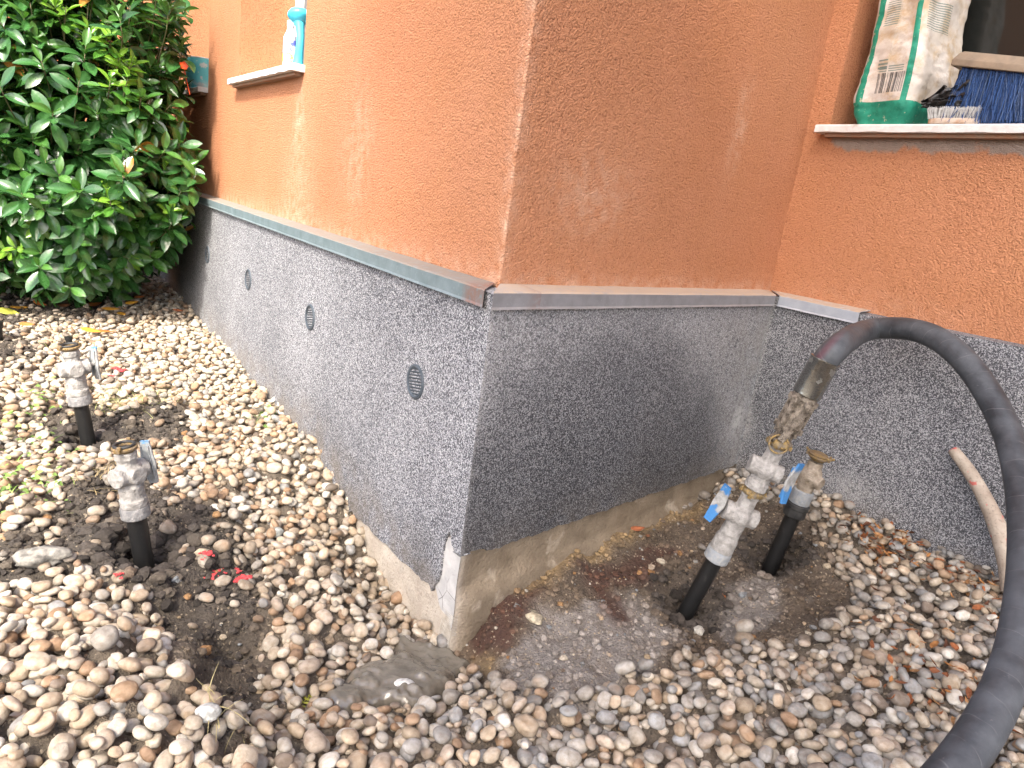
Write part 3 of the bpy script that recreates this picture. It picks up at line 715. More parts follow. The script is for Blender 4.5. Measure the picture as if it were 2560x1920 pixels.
c = q.mix(q.ramp(q.noise(75, 4), .35, .68), tint, q.mix(1.0, tint, (.66, .60, .53), 'MULTIPLY'))
c = q.mix(q.math('MULTIPLY', q.ramp(q.noise(420, 2), .62, .72, 0, .5), q.ramp(rnd, .5, .6)), c, (.16, .13, .10))
c = q.mix(q.math('MULTIPLY', q.ramp(q.noise(32, 4), .56, .66, 0, .5), q.ramp(rnd, .3, .5)), c, (.40, .36, .30))
c = q.mix(q.math('MULTIPLY', q.ramp(q.noise(19, 3), .55, .7, 0, .35), q.ramp(rnd, .7, .6)), c, (.30, .17, .08))
M_PEB = q.done(c, q.ramp(rnd, 0, 1, .62, .9), 0, q.bump(q.math('ADD', q.noise(160, 3), q.math('MULTIPLY', q.noise(600, 2), .4)), .0022, .7), .4)
gv = np_mesh('gravel', Vg, Fg, M_PEB); tag(gv, kind='stuff', label='loose cream, tan and grey river pebbles round the foot of the walls', cat='gravel')
vcol(gv, 'tint', Cg)
# dust and fines lie between the pebbles
fill = blur(Hm, 2) - .0125
fill = np.where(m_soil > .6, ZG, np.maximum(ZG, np.where(dens > .3, fill, ZG)))
FM = fill; co = np.empty(len(g.data.vertices) * 3, np.float32); g.data.vertices.foreach_get('co', co); co = co.reshape(-1, 3); ZZ = Z2.copy(); ZZ[ia:ia + len(gx), ja:ja + len(gy)] = fill; co[:, 2] = ZZ.ravel(); g.data.vertices.foreach_set('co', co.ravel()); g.data.update()
def top_z(x, y): return float(samp(Hs, x, y))

# soil clods and grit on the dug up patches
cl = np.argwhere((m_soil * (1 - np.clip(m_mud, 0, 1)) * (1 - .5 * np.clip(m_slur, 0, 1)) > .2) & vis); Vs, Fs, Cs = [], [], []; n0 = 0
PB_XY = np.array([P[:2] for P in PB.values()])
V2, F2 = ico(2); CLP = []
for k in range(8):
    V = np.array([np.array(v) * (1 + .45 * mnoise.noise(Vector(v) * 1.3 + Vector((k * 5, 1, 2))) + .25 * mnoise.noise(Vector(v) * 3.1 + Vector((k * 9, 7, 2)))) for v in V2]); CLP.append(V)
for k in range(15000):
    i, j = cl[rng.integers(len(cl))]; x, y = gx[i] + rng.uniform(-.5, .5) * CELL, gy[j] + rng.uniform(-.5, .5) * CELL
    near = np.exp(-(np.hypot(*(PB_XY - [x, y]).T).min() / .14) ** 2)
    if np.hypot(*(PB_XY - [x, y]).T).min() < .034: continue
    r_ = (.0022 + .0095 * rng.random() ** 4) * (1 + 1.4 * near) * (1.2 if m_soilL[i, j] > .5 else .85)
    V = CLP[k % 8] @ np.array(Matrix.Rotation(rng.uniform(0, 6.28), 3, 'Z') @ Matrix.Rotation(rng.uniform(0, 6.28), 3, 'X')).T * r_ * np.array([1, 1, .75]) + [x, y, ZG[i, j] + r_ * .3]
    base_c = colr[i, j] * rng.uniform(.7, 1.35)
    if near > .45 or (m_soilL[i, j] > .5 and rng.random() < .6): base_c = np.array([.052, .044, .037]) * rng.uniform(.55, 1.6)
    elif rng.random() < .10: base_c = PAL[rng.integers(12)] * .7
    Vs.append(V); Fs.append(F2 + n0); n0 += len(V); Cs.append(np.repeat(base_c[None], len(V), 0))
q = Mt('soil_clods'); c = q.mix(q.ramp(q.noise(200, 3), .3, .7), q.attr('tint'), q.mix(1.0, q.attr('tint'), (.6, .58, .55), 'MULTIPLY'))
M_CLOD = q.done(c, .95, 0, q.bump(q.noise(400, 3), .002, .8), .3)
o = np_mesh('soil_crumbs', np.concatenate(Vs), np.concatenate(Fs), M_CLOD, smooth=False); tag(o, kind='stuff', label='dark crumbly clods of dug up soil', cat='soil'); vcol(o, 'tint', np.concatenate(Cs))

# big odd stones lying on top: things of their own
def stone(px, py, rx, ry, rz, col, label, cat='stone', ang=0, seed=0, rough=.18, name='stone', grp=None):
    P = gpt(px, py); V3, F3 = ico(3); V = []
    for v in V3:
        vv = Vector(v); V.append(np.array(v) * (1 + rough * mnoise.noise(vv * 1.2 + Vector((seed, 3, 5))) + rough * .5 * mnoise.noise(vv * 3 + Vector((seed, 9, 5)))))
    V = np.array(V) * [rx, ry, rz]; V = V @ np.array(Matrix.Rotation(ang, 3, 'Z')).T
    z = max(top_z(P[0], P[1]), P[2]) + rz * .35
    q = Mt(name + '_surface'); c = q.mix(q.ramp(q.noise(60, 5), .4, .62), col, tuple(k_ * .45 for k_ in col))
    M_ = q.done(c, .8, 0, q.bump(q.noise(150, 4), .003, .8), .3)
    o = np_mesh(name, V, F3, M_); o.location = (P[0], P[1], z); tag(o, label=label, cat=cat, group=grp); return o
stone(108, 1425, .055, .030, .022, (.27, .255, .22), 'rough grey lump of old concrete on dark soil beside the left pebble heap', 'concrete lump', .4, 3, .6, 'concrete_lump')
stone(1010, 1722, .026, .016, .014, (.50, .49, .46), 'pale grey speckled pebble resting in the wet mortar below the plinth corner', 'pebble', .1, 5, .12, 'pebble')
stone(1335, 1550, .020, .030, .010, (.48, .42, .30), 'flat cream stone with dark stains on wet soil right of the plinth corner', 'stone', .5, 8, .3, 'stone')
stone(520, 1815, .020, .017, .014, (.50, .50, .46), 'round white speckled stone at the edge of the pit among dry roots', 'stone', .2, 12, .15, 'stone')
stone(692, 1335, .021, .019, .015, (.32, .33, .30), 'round greenish grey stone larger than the pebbles around it', 'stone', .2, 15, .1, 'stone')

# wet mortar splashed at the foot of the corner
mx, my = np.where(m_mud > .02); ix0, ix1, iy0, iy1 = mx.min() - 3, mx.max() + 4, my.min() - 3, my.max() + 4
fx = np.arange(gx[ix0], gx[ix1], .004); fy = np.arange(gy[iy0], gy[iy1], .004); FX, FY = np.meshgrid(fx, fy, indexing='ij')
wq = .03 * (vnoise(FX, FY, 18, 61) - .5) * 2
from_i = (FX - GX0) / CELL; from_j = (FY - GY0) / CELL
def bil(A):
    i = np.clip(np.floor(from_i).astype(int), 0, A.shape[0] - 2); j = np.clip(np.floor(from_j).astype(int), 0, A.shape[1] - 2); a = from_i - i; b = from_j - j
    return (A[i, j] * (1 - a) + A[i + 1, j] * a) * (1 - b) + (A[i, j + 1] * (1 - a) + A[i + 1, j + 1] * a) * b
mm = bil(blur(m_mud, 3)) * 1.25 + (vnoise(FX, FY, 20, 62, 4) - .5) * 1.5 - .12
lump = np.clip(vnoise(FX, FY, 24, 63, 3) - .35, 0, 1)
lump = np.clip(vnoise(FX, FY, 42, 63, 3) - .35, 0, 1)
hz = bil(ZG) - .008 + np.clip(mm, -.3, .75) * .022 + lump ** 1.2 * .03 * np.clip(mm, 0, 1)
V = np.stack([FX.ravel(), FY.ravel(), hz.ravel()], 1); nyy = len(fy); I, J = np.meshgrid(np.arange(len(fx) - 1), np.arange(nyy - 1), indexing='ij'); b0 = (I * nyy + J).ravel()
keep = (mm.ravel()[b0] > -.05); b0 = b0[keep]; Fm = np.stack([b0, b0 + nyy, b0 + nyy + 1, b0 + 1], 1)
M_WET = simple('wet_mortar', (.10, .088, .068), (.155, .138, .11), 25, .10, 0, .0008, 130, .7)
o = np_mesh('wet_mortar', V, Fm, M_WET); tag(o, kind='stuff', label='glossy grey brown wet mortar splashed at the foot of the corner', cat='mortar')
# hardened slurry crust beside the dark soil
# ------------------------------------------------------------------ leaves on the ground
def leaf_mesh(L, Wd, curl=.3, fold=.25, n=8, bend=.0, tipped=1.0, seed=0, jag=0):
    V = []; r_ = random.Random(seed)
    for i in range(n + 1):
        t_ = i / n; w_ = Wd * .5 * (math.sin(math.pi * min(t_ ** .8, 1)) ** .8) * (1 + jag * (r_.random() - .5)); w_ = max(w_, Wd * .02)
        z_ = curl * L * (t_ - .5) ** 2 + bend * t_ * t_ * L
        x_ = L * t_; sx = jag * .1 * L * (r_.random() - .5)
        for a_ in (-1, -.5, 0, .5, 1): V.append((x_, a_ * w_ + sx * 0, z_ + fold * w_ * abs(a_) + jag * .06 * L * (r_.random() - .5)))
    Fc = [(i * 5 + k, (i + 1) * 5 + k, (i + 1) * 5 + k + 1, i * 5 + k + 1) for i in range(n) for k in range(4)]
    return V, Fc
def leaf_mat(name, a, b, rough=.5):
    q = Mt(name); c = q.mix(q.ramp(q.noise(60, 4), .35, .65), a, b); return q.done(c, rough, 0, q.bump(q.noise(120, 3), .0015), .35)
ML = {'yellow': leaf_mat('yellow_leaf', (.60, .34, .03), (.45, .20, .03)), 'orange': leaf_mat('orange_leaf', (.45, .15, .03), (.30, .10, .03)), 'brown': leaf_mat('brown_leaf', (.25, .10, .04), (.14, .06, .03), .7),
      'rust': leaf_mat('rust_leaf', (.34, .11, .045), (.20, .07, .03), .7), 'fresh': leaf_mat('faded_green_leaf', (.38, .36, .05), (.25, .26, .04))}
def top_near(x, y, r):
    k_ = max(1, int(r / CELL)); i = int(round((x - GX0) / CELL)); j = int(round((y - GY0) / CELL)); return float(np.percentile(Hs[max(0, i - k_):i + k_ + 1, max(0, j - k_):j + k_ + 1], 97))
def ground_leaf(px, py, L, col, label, ang=None, grp=None, curl=.35, wr=.45, name='fallen_leaf', jag=.0):
    L *= 1.2; P = gpt(px, py); sd = int(px * 7 + py)
    V, Fc = leaf_mesh(L, L * wr, curl, .3, 8, 0, seed=sd, jag=jag)
    V = [(x - L / 2, y, z) for x, y, z in V]
    o = mesh_obj(name, V, Fc, ML[col]); sol = o.modifiers.new('thick', 'SOLIDIFY'); sol.thickness = .0006
    r_ = random.Random(sd); o.location = (P[0], P[1], max(top_near(P[0], P[1], L * .45), P[2]) + (.009 if L > .05 else .004))
    o.rotation_euler = (r_.uniform(.0, .5), r_.uniform(-.25, .25), r_.uniform(0, 6.28) if ang is None else ang)
    tag(o, label=label, cat='leaf', group=grp); return o
YG = 'yellow and orange leaves fallen by the shrub'
for i, a_ in enumerate([(278, 792, .085, 'yellow', 'large bright yellow leaf on the pebbles in front of the shrub', .2), (305, 800, .07, 'yellow', 'yellow leaf overlapping the large bright yellow leaf on the pebbles', -.6),
        (330, 776, .06, 'yellow', 'small yellow leaf behind the large bright one near the wall', .5), (228, 850, .08, 'yellow', 'long yellow leaf lying beside the top of the farther left valve', .1),
        (262, 848, .07, 'orange', 'orange leaf with darker patches beside the farther left valve', .3), (48, 782, .09, 'yellow', 'yellow leaf standing up at the foot of the shrub', 1.4),
        (100, 770, .06, 'orange', 'brownish orange leaf in the shade below the shrub', .2), (20, 790, .09, 'fresh', 'yellow green leaf on the soil at the left edge below the shrub', .3),
        (68, 830, .06, 'orange', 'small orange leaf on the pebbles near the left edge', .2), (235, 770, .07, 'orange', 'curled orange leaf in shade under the shrub branches', .9),
        (350, 762, .05, 'orange', 'small orange leaf close to the plinth behind the yellow leaves', .4), (370, 750, .05, 'brown', 'small brown leaf on pebbles near the shaded plinth', 2.), (160, 775, .06, 'brown', 'brown leaf in deep shade under the shrub', 1.1),
        (445, 792, .05, 'rust', 'small rusty leaf against the foot of the plinth left of the vents', .2)]):
    ground_leaf(a_[0], a_[1], a_[2], a_[3], a_[4], a_[5], YG)
ground_leaf(1590, 1340, .042, 'rust', 'single rust brown leaf on sandy soil at the foot of the dark plinth', .3, None, .5)
ground_leaf(1618, 1348, .03, 'brown', 'small dull brown leaf touching the rust brown leaf by the footing', 1.2)
ground_leaf(1803, 1508, .035, 'orange', 'narrow orange leaf standing beside the front black pipe', 1.5, None, .2, .25)
ground_leaf(1235, 1498, .03, 'rust', 'small red brown leaf on the wet soil close to the plinth corner', 1.2, None, .2, .3)
# litter heaped along the right wall
Vl, Fl, Cl = [], [], []; n0 = 0
for k in range(420):
    t_ = rng.random()
    if k < 130: cx, cy = 2215 + rng.normal() * 42, 1375 + rng.normal() * 22
    elif k < 300: cx = 2100 + t_ * 430; cy = 1300 + (cx - 2100) * .52 + rng.normal() * 30
    else: cx = 2330 + rng.normal() * 90; cy = 1700 + (cx - 2330) * .5 + rng.normal() * 60
    P = gpt(cx, cy); L = rng.uniform(.012, .034); V, Fc = leaf_mesh(L, L * rng.uniform(.25, .6), rng.uniform(-.2, 1.0), .5, 5, seed=k, jag=.5)
    R = np.array(Matrix.Rotation(rng.uniform(0, 6.28), 3, 'Z') @ Matrix.Rotation(rng.normal() * .4, 3, 'X') @ Matrix.Rotation(rng.normal() * .4, 3, 'Y'))
    if inside_bld(P[0], P[1]): continue
    V = np.array(V) @ R.T + [P[0], P[1], top_z(P[0], P[1]) + .003 + .006 * rng.random()]
    Vl.append(V); Fl.append(np.array(Fc) + n0); n0 += len(V)
    c_ = [(.30, .11, .045), (.22, .085, .04), (.36, .17, .06), (.13, .06, .035), (.40, .22, .10)][rng.integers(5)]; Cl.append(np.repeat(np.array([c_]), len(V), 0))
q = Mt('dry_litter'); M_LIT = q.done(q.mix(q.ramp(q.noise(150, 3), .3, .7), q.attr('tint'), q.mix(1.0, q.attr('tint'), (.5, .45, .4), 'MULTIPLY')), .8, 0, None, .2)
o = np_mesh('leaf_litter', np.concatenate(Vl), np.concatenate(Fl), M_LIT); tag(o, kind='stuff', label='dry rust brown leaf litter along the right wall', cat='leaf litter'); vcol(o, 'tint', np.concatenate(Cl))

# weeds and dry grass between the pebbles on the left
Vw, Fw, Cw = [], [], []; n0 = 0
def blade(P, h, lean, az, w_, col):
    global n0
    V = []
    for i in range(5):
        t_ = i / 4; r_ = lean * t_ ** 1.6 * h; z_ = h * t_ * (1 - .35 * lean * t_); ww = w_ * (1 - t_) + .0002
        c_ = np.array([P[0] + r_ * math.cos(az), P[1] + r_ * math.sin(az), P[2] + z_]); s_ = np.array([-math.sin(az), math.cos(az), 0]) * ww
        V += [c_ - s_, c_ + s_]
    Vw.append(np.array(V)); Fw.append(np.array([(i * 2, i * 2 + 1, i * 2 + 3, i * 2 + 2) for i in range(4)]) + n0); n0 += 10; Cw.append(np.repeat(np.array([col]), 10, 0))
for (cx, cy, sx, sy, nb, hh, col) in [(310, 1010, 60, 18, 130, .05, (.25, .26, .10)), (400, 1000, 60, 12, 90, .04, (.30, .28, .13)), (60, 1060, 60, 60, 60, .03, (.16, .26, .05)), (40, 1160, 60, 30, 50, .025, (.14, .26, .04)), (270, 1200, 40, 20, 60, .04, (.26, .20, .10)),
        (100, 1000, 80, 30, 60, .03, (.22, .24, .08)), (665, 1045, 14, 16, 50, .03, (.20, .30, .10)), (540, 1790, 30, 35, 16, .05, (.32, .27, .13)), (30, 880, 60, 25, 50, .035, (.25, .27, .10)), (100, 1240, 60, 40, 30, .025, (.16, .26, .05))]:
    for k in range(nb):
        P = gpt(cx + rng.normal() * sx, cy + rng.normal() * sy); P[2] = top_z(P[0], P[1]) - .004
        blade(P, hh * rng.uniform(.4, 1.2), rng.uniform(.3, 2.2), rng.uniform(0, 6.28), .0012, np.array(col) * rng.uniform(.6, 1.5))
# small round clover leaves
for (cx, cy, sx, sy, nb) in [(40, 1225, 50, 22, 60), (110, 1000, 25, 15, 30), (60, 1150, 50, 25, 34), (130, 1210, 30, 25, 12), (190, 1140, 20, 15, 10), (20, 1060, 40, 25, 24), (665, 1040, 12, 14, 12)]:
    for k in range(nb):
        P = gpt(cx + rng.normal() * sx, cy + rng.normal() * sy); r_ = rng.uniform(.004, .010); z_ = top_z(P[0], P[1]) + rng.uniform(.004, .018); tl = Matrix.Rotation(rng.normal() * .35, 3, 'X') @ Matrix.Rotation(rng.normal() * .35, 3, 'Y')
        V = [np.array([P[0], P[1], z_])] + [np.array([P[0], P[1], z_]) + np.array(tl @ Vector((r_ * math.cos(a_) * (1 + .25 * math.cos(3 * a_)), r_ * math.sin(a_) * (1 + .25 * math.cos(3 * a_)), .25 * r_))) for a_ in np.linspace(0, 6.28, 12, endpoint=False)]
        for i_ in range(0, 12, 2):
            Fw.append(np.array([[n0, n0 + 1 + i_, n0 + 1 + (i_ + 1) % 12, n0 + 1 + (i_ + 2) % 12]]))
        Vw.append(np.array(V)); n0 += 13; Cw.append(np.repeat(np.array([(.16, .26, .06)]) * rng.uniform(.6, 1.3), 13, 0))
q = Mt('weeds'); M_WEED = q.done(q.attr('tint'), .6, 0, None, .3)
o = np_mesh('weeds', np.concatenate(Vw), np.concatenate(Fw), M_WEED); tag(o, kind='stuff', label='sparse green weeds and dry grass between the pebbles', cat='weeds'); vcol(o, 'tint', np.concatenate(Cw))

# yellow green fern leaf pressed into the pebbles at the bottom
P = gpt(757, 1740); mb = MB(); stem = [(0, -.045 + .09 * k / 8, .004 * math.sin(k * .5)) for k in range(9)]; mb.tube(stem, .0008, 5)
for k in range(1, 9):
    for sd in (-1, 1):
        V, Fc = leaf_mesh(.022 * (1.1 - k / 11), .006, .2, .2, 4); M_ = Matrix.Translation(stem[k]) @ Matrix.Rotation(math.radians(90 - sd * 62), 4, 'Z')
        mb.add([M_ @ Vector(v) for v in V], Fc)
fl = mb.build('fern_leaf', ML['fresh']); fl.location = (P[0], P[1], top_z(P[0], P[1]) + .006); fl.rotation_euler = (.1, .1, -.35)
tag(fl, label='yellow green fern leaf lying on the pebbles below the wet mortar', cat='leaf')

# red marker paint on clods
M_RED = simple('red_marker_paint', (.48, .045, .045), (.34, .035, .04), 50, .6, 0, .002)
def red(pts, label):
    mb = MB(); 
    P0 = gpt(*pts[0][:2])
    for i, (px, py, r_) in enumerate(pts):
        P = gpt(px, py); z = max(top_near(P[0], P[1], .012), P[2]) + .002
        for k in range(max(2, int(r_ * 700))):
            rr = r_ * rng.uniform(.18, .42); c_ = Vector((P[0] - P0[0] + rng.normal() * r_ * .5, P[1] - P0[1] + rng.normal() * r_ * .5, z - P0[2] + rng.uniform(-.002, .003)))
            V = CLP[(i + k) % 8] * [rr * 1.2, rr, rr * .6] + np.array(c_); mb.add(V, F2)
    o = mb.build('painted_soil', M_RED, smooth=False); o.location = P0; tag(o, label=label, cat='paint mark', kind='stuff')
red([(512, 1392, .012), (518, 1412, .016), (505, 1430, .008), (540, 1440, .018), (552, 1452, .012), (560, 1428, .009), (592, 1436, .012), (600, 1468, .017)], 'largest cluster of bright red painted soil lumps right of the nearer left valve')
red([(288, 935, .018), (300, 942, .018), (312, 938, .012), (280, 948, .010)], 'red painted crumbs beside the farther left valve')
red([(296, 1460, .010), (306, 1466, .008)], 'tiny fleck of red paint near the base of the nearer left pipe')

# ------------------------------------------------------------------ valves on their pipes
def metal_dirty(name, base, dirt, metal=.6, rough=.5, thr=(.4, .62), sc=45, bump=.0012):
    q = Mt(name); f = q.ramp(q.noise(sc, 5), *thr); c = q.mix(f, base, dirt)
    c = q.mix(q.ramp(q.noise(sc * 5, 3), .6, .7, 0, .5), c, tuple(x * .45 for x in dirt))
    return q.done(c, q.ramp(f, 0, 1, rough, .9), q.ramp(f, 0, 1, metal, 0), q.bump(q.math('ADD', q.noise(sc * 4, 4), q.noise(sc, 3)), bump * 2), .4)
M_CAST = metal_dirty('cement_caked_casting', (.20, .19, .175), (.36, .345, .32), .1, .7, (.3, .65), 60, .0016)
M_CAST2 = metal_dirty('brown_caked_casting', (.20, .16, .11), (.36, .31, .25), .3, .6, (.3, .7), 60, .0018)
M_COLLAR = metal_dirty('dull_grey_collar', (.15, .15, .15), (.27, .26, .25), .3, .6, (.4, .7), 80)
M_COLLAR2 = metal_dirty('pale_grey_collar', (.23, .25, .27), (.31, .31, .29), .1, .6, (.4, .7), 80)
M_BRASS = metal_dirty('worn_brass', (.34, .24, .10), (.17, .14, .10), .85, .35, (.45, .6), 90)
M_BRASSD = metal_dirty('dirty_brass', (.25, .17, .07), (.17, .13, .09), .6, .5, (.4, .65), 90)
M_RUB = simple('black_rubber', (.012, .012, .012), (.03, .03, .028), 40, .55, 0, .0005)
M_PIPE = metal_dirty('black_plastic_pipe', (.010, .010, .010), (.045, .042, .038), 0, .38, (.62, .8), 25, .0003)
M_BLUE = metal_dirty('scuffed_blue_paint', (.05, .24, .62), (.40, .43, .44), .0, .5, (.46, .56), 55)
M_BLUE2 = metal_dirty('mostly_worn_blue_paint', (.07, .25, .50), (.40, .42, .43), .1, .55, (.36, .46), 42)
M_STEEL = metal_dirty('polished_ferrule_steel', (.42, .42, .39), (.22, .22, .19), 1.0, .22, (.62, .9), 25, .0003)
M_CAM = metal_dirty('muddy_coupling_casting', (.085, .068, .05), (.27, .23, .18), .35, .55, (.35, .6), 70, .003)

def lever_paint(name, blue, grey, edge):
    q = Mt(name); z_ = q.math('ABSOLUTE', q.n('ShaderNodeSeparateXYZ', i_0=q.co).outputs[2] if edge else q.attr('tipness', 'Fac'))
    t_ = q.attr('tipness', 'Fac'); f = q.ramp(q.math('ADD', t_, q.math('MULTIPLY', q.math('SUBTRACT', q.noise(55, 5, .6), .5), 1.3)), *((.62, .78) if edge else (1.05, 1.2)))
    c = q.mix(q.ramp(q.noise(70, 4), .35, .65), grey, tuple(x * .6 for x in grey)); c = q.mix(f, c, blue)
    return q.done(c, .6, 0, q.bump(q.noise(150, 3), .002, .6), .35)
M_BLUE = lever_paint('scuffed_blue_paint', (.045, .17, .38), (.36, .36, .34), True)
M_BLUE2 = lever_paint('mostly_worn_blue_paint', (.09, .24, .42), (.36, .37, .36), False)
def axis_frame(base, top, face):
    """matrix with Z along the axis, -Y towards 'face' (a point)"""
    z = Vector(top - base).normalized(); f = Vector(face) - Vector(base); y = -(f - z * f.dot(z)).normalized(); x = y.cross(z)
    return Matrix(((x.x, y.x, z.x, base[0]), (x.y, y.y, z.y, base[1]), (x.z, y.z, z.z, base[2]), (0, 0, 0, 1)))
RX, RY, RZ = (lambda a: Matrix.Rotation(math.radians(a), 4, 'X')), (lambda a: Matrix.Rotation(math.radians(a), 4, 'Y')), (lambda a: Matrix.Rotation(math.radians(a), 4, 'Z'))
T = lambda x, y, z: Matrix.Translation((x, y, z))

def casting(z0, k, mat, parent, low=True):
    """ball valve casting from z0 upward; k scales; total height .165 k"""
    mb = MB()
    if low: mb.lathe([(.0325 * k, z0), (.034 * k, z0 + .004), (.034 * k, z0 + .022 * k), (.0305 * k, z0 + .026 * k), (.031 * k, z0 + .060 * k), (.026 * k, z0 + .068 * k)], 28)
    else: mb.lathe([(.024 * k, z0), (.026 * k, z0 + .06 * k)], 28)
    mb.ball((0, 0, z0 + .094 * k), .036 * k, .036 * k, .037 * k)
    for s_, ln in ((1, .045), (-1, .041)):
        mb.lathe([(.026 * k, 0), (.027 * k, ln * k), (.025 * k, ln * k + .003)], 24, T(0, 0, z0 + .094 * k) @ RY(90 * s_))
    mb.lathe([(.024 * k, 0), (.0245 * k, .036 * k), (.022 * k, .039 * k)], 24, T(0, 0, z0 + .094 * k) @ RX(90))
    mb.lathe([(.026 * k, z0 + .10 * k), (.0245 * k, z0 + .138 * k)], 8)
    mb.lathe([(.0265 * k, z0 + .136 * k), (.0285 * k, z0 + .140 * k), (.0285 * k, z0 + .154 * k), (.026 * k, z0 + .158 * k)], 8)
    return mb.build('valve_body', mat, parent, remesh=.0022, rough=.0028)
def lever(c, side, k, mat, parent, tilt=0, span=.115, mat2=None):
    """flat wing lever standing off the side; side=+1/-1 along X"""
    mb = MB(); M_ = T(*c) @ RZ(0) @ RX(tilt)
    n_ = 14; V = []
    for i in range(n_ + 1):
        t_ = -1 + 2 * i / n_; hw = .0165 * k * (1 - .30 * abs(t_) ** 2) + .003 * k * math.exp(-(t_ / .3) ** 2); x_ = side * (.007 * k * abs(t_) ** 1.5)
        for (dy, dx) in ((-1, -.003), (1, -.003), (1, .0035), (-1, .0035)): V.append(M_ @ Vector((x_ + dx * k, dy * hw, t_ * span / 2)))
    mb.add(V, [(i * 4 + a, i * 4 + (a + 1) % 4, (i + 1) * 4 + (a + 1) % 4, (i + 1) * 4 + a) for i in range(n_) for a in range(4)] + [(0, 1, 2, 3), (n_ * 4 + 3, n_ * 4 + 2, n_ * 4 + 1, n_ * 4)])
    for yy in (-1, 1): mb.box((-side * .002, yy * .010 * k, 0), .008 * k, .002 * k, span * .8, M_)
    o = mb.build('lever', mat, parent); zs_ = np.array([v.co.z - c[2] for v in o.data.vertices]); ys_ = np.array([v.co.y - c[1] for v in o.data.vertices])
    vflt(o, 'tipness', np.clip(np.abs(zs_) / (span / 2) * .75 + np.abs(ys_) / .017 * .28 + (.18 if mat is M_BLUE else 0) * (zs_ < 0) + (.25 if mat is M_BLUE2 else 0) * (zs_ > 0), 0, 1.4)); bv = o.modifiers.new('bevel', 'BEVEL'); bv.width = .0018 * k; bv.segments = 2; bv.limit_method = 'ANGLE'
    mb = MB(); mb.lathe([(.007 * k, 0), (.007 * k, .022 * k)], 12, M_ @ RY(-90 * side)); mb.lathe([(.010 * k, .018 * k), (.010 * k, .026 * k)], 6, M_ @ RY(-90 * side)); mb.build('stem', M_CAST, o)
    return o
def half_coupling(z, k, parent, rubber=True, mat=None, name='coupling'):
    """claw coupling head: ring with two lugs and a rubber seal"""
    mat = mat or M_BRASSD; mb = MB()
    mb.lathe([(.022 * k, z), (.024 * k, z + .004), (.031 * k, z + .008), (.0315 * k, z + .013), (.028 * k, z + .0155), (.020 * k, z + .0155), (.019 * k, z + .006)], 32, cap=False)
    for a in (20, 200):
        M_ = RZ(a); mb.box((.033 * k, 0, z + .013), .010 * k, .016 * k, .011, M_); mb.box((.0335 * k, .006 * k, z + .0205), .007 * k, .010 * k, .008, M_)
    o = mb.build(name, mat, parent, bevel=.0012)
    if rubber:
        mb = MB(); mb.torus(.0235 * k, .0042 * k, T(0, 0, z + .0175)); mb.lathe([(.021 * k, z + .009), (.020 * k, z + .0095)], 24); mb.build('rubber_seal', M_RUB, o)
    return o
def standpipe(key, px_top, L, label, lever_rot, k=1.0, lev_mat=None, mat=None, collar=None, tilt=0, pr=.0232, height=None, group=None):
    base = PB[key] + np.array([0, 0, -.0]); top = on_front(*px_top, base)
    H_ = float(np.linalg.norm(top - base)); P0 = base - (top - base) / H_ * .06
    root = empty('standpipe_valve', label=label, cat='pipe valve', group=group)
    root.matrix_world = axis_frame(P0, top, CAM) @ RZ(lever_rot)
    H_ += .06; zc_ = H_ - .034 * k - .175 * k              # collar bottom
    mb = MB(); mb.lathe([(pr, 0), (pr, zc_ + .01)], 28); mb.build('pipe', M_PIPE, root)
    mb = MB(); mb.lathe([(.033 * k, zc_), (.0365 * k, zc_ + .003), (.0365 * k, zc_ + .030 * k), (.034 * k, zc_ + .034 * k)], 28); mb.build('collar', collar or M_COLLAR, root)
    casting(zc_ + .033 * k, k, mat or M_CAST, root); zv = zc_ + .033 * k + .094 * k
    half_coupling(zc_ + .033 * k + .157 * k, k, root)
    lv = lever((0, 0, 0), 1, k, lev_mat or M_BLUE2, root, tilt); lv.matrix_local = T(.063 * k, 0, zv + .004) @ RZ(24); return root, H_
SG = 'upright pipe valves standing in the ground'
standpipe('front_left', (310, 1112), 0, 'nearer of the two caked white valves on black pipes left of the corner', 38, .93, group=SG, tilt=-4)
standpipe('back_left', (172, 862), 0, 'farther caked white valve on a black pipe, nearest the shrub', 12, 1.0, lev_mat=M_BLUE2, group=SG, tilt=3)
# short black stub behind the farther left valve
P = gpt(178, 905); mb = MB(); mb.lathe([(.014, -.03), (.014, .055), (.0175, .056), (.0175, .074), (.013, .075), (.013, .09), (.016, .091), (.016, .104)], 20)
o = mb.build('pipe_stub', M_PIPE); o.location = (P[0], P[1], P[2] + .01); o.rotation_euler = (0, -.08, 0); tag(o, label='short black threaded pipe stub directly behind the farther left valve', cat='pipe')
P = gpt(6, 858); mb = MB(); mb.lathe([(.020, -.05), (.020, .07), (.024, .071), (.024, .1)], 20)
o = mb.build('pipe_stub', M_PIPE); o.location = (P[0] - .02, P[1], P[2]); tag(o, label='dark pipe stub cut by the left edge of the photo', cat='pipe')

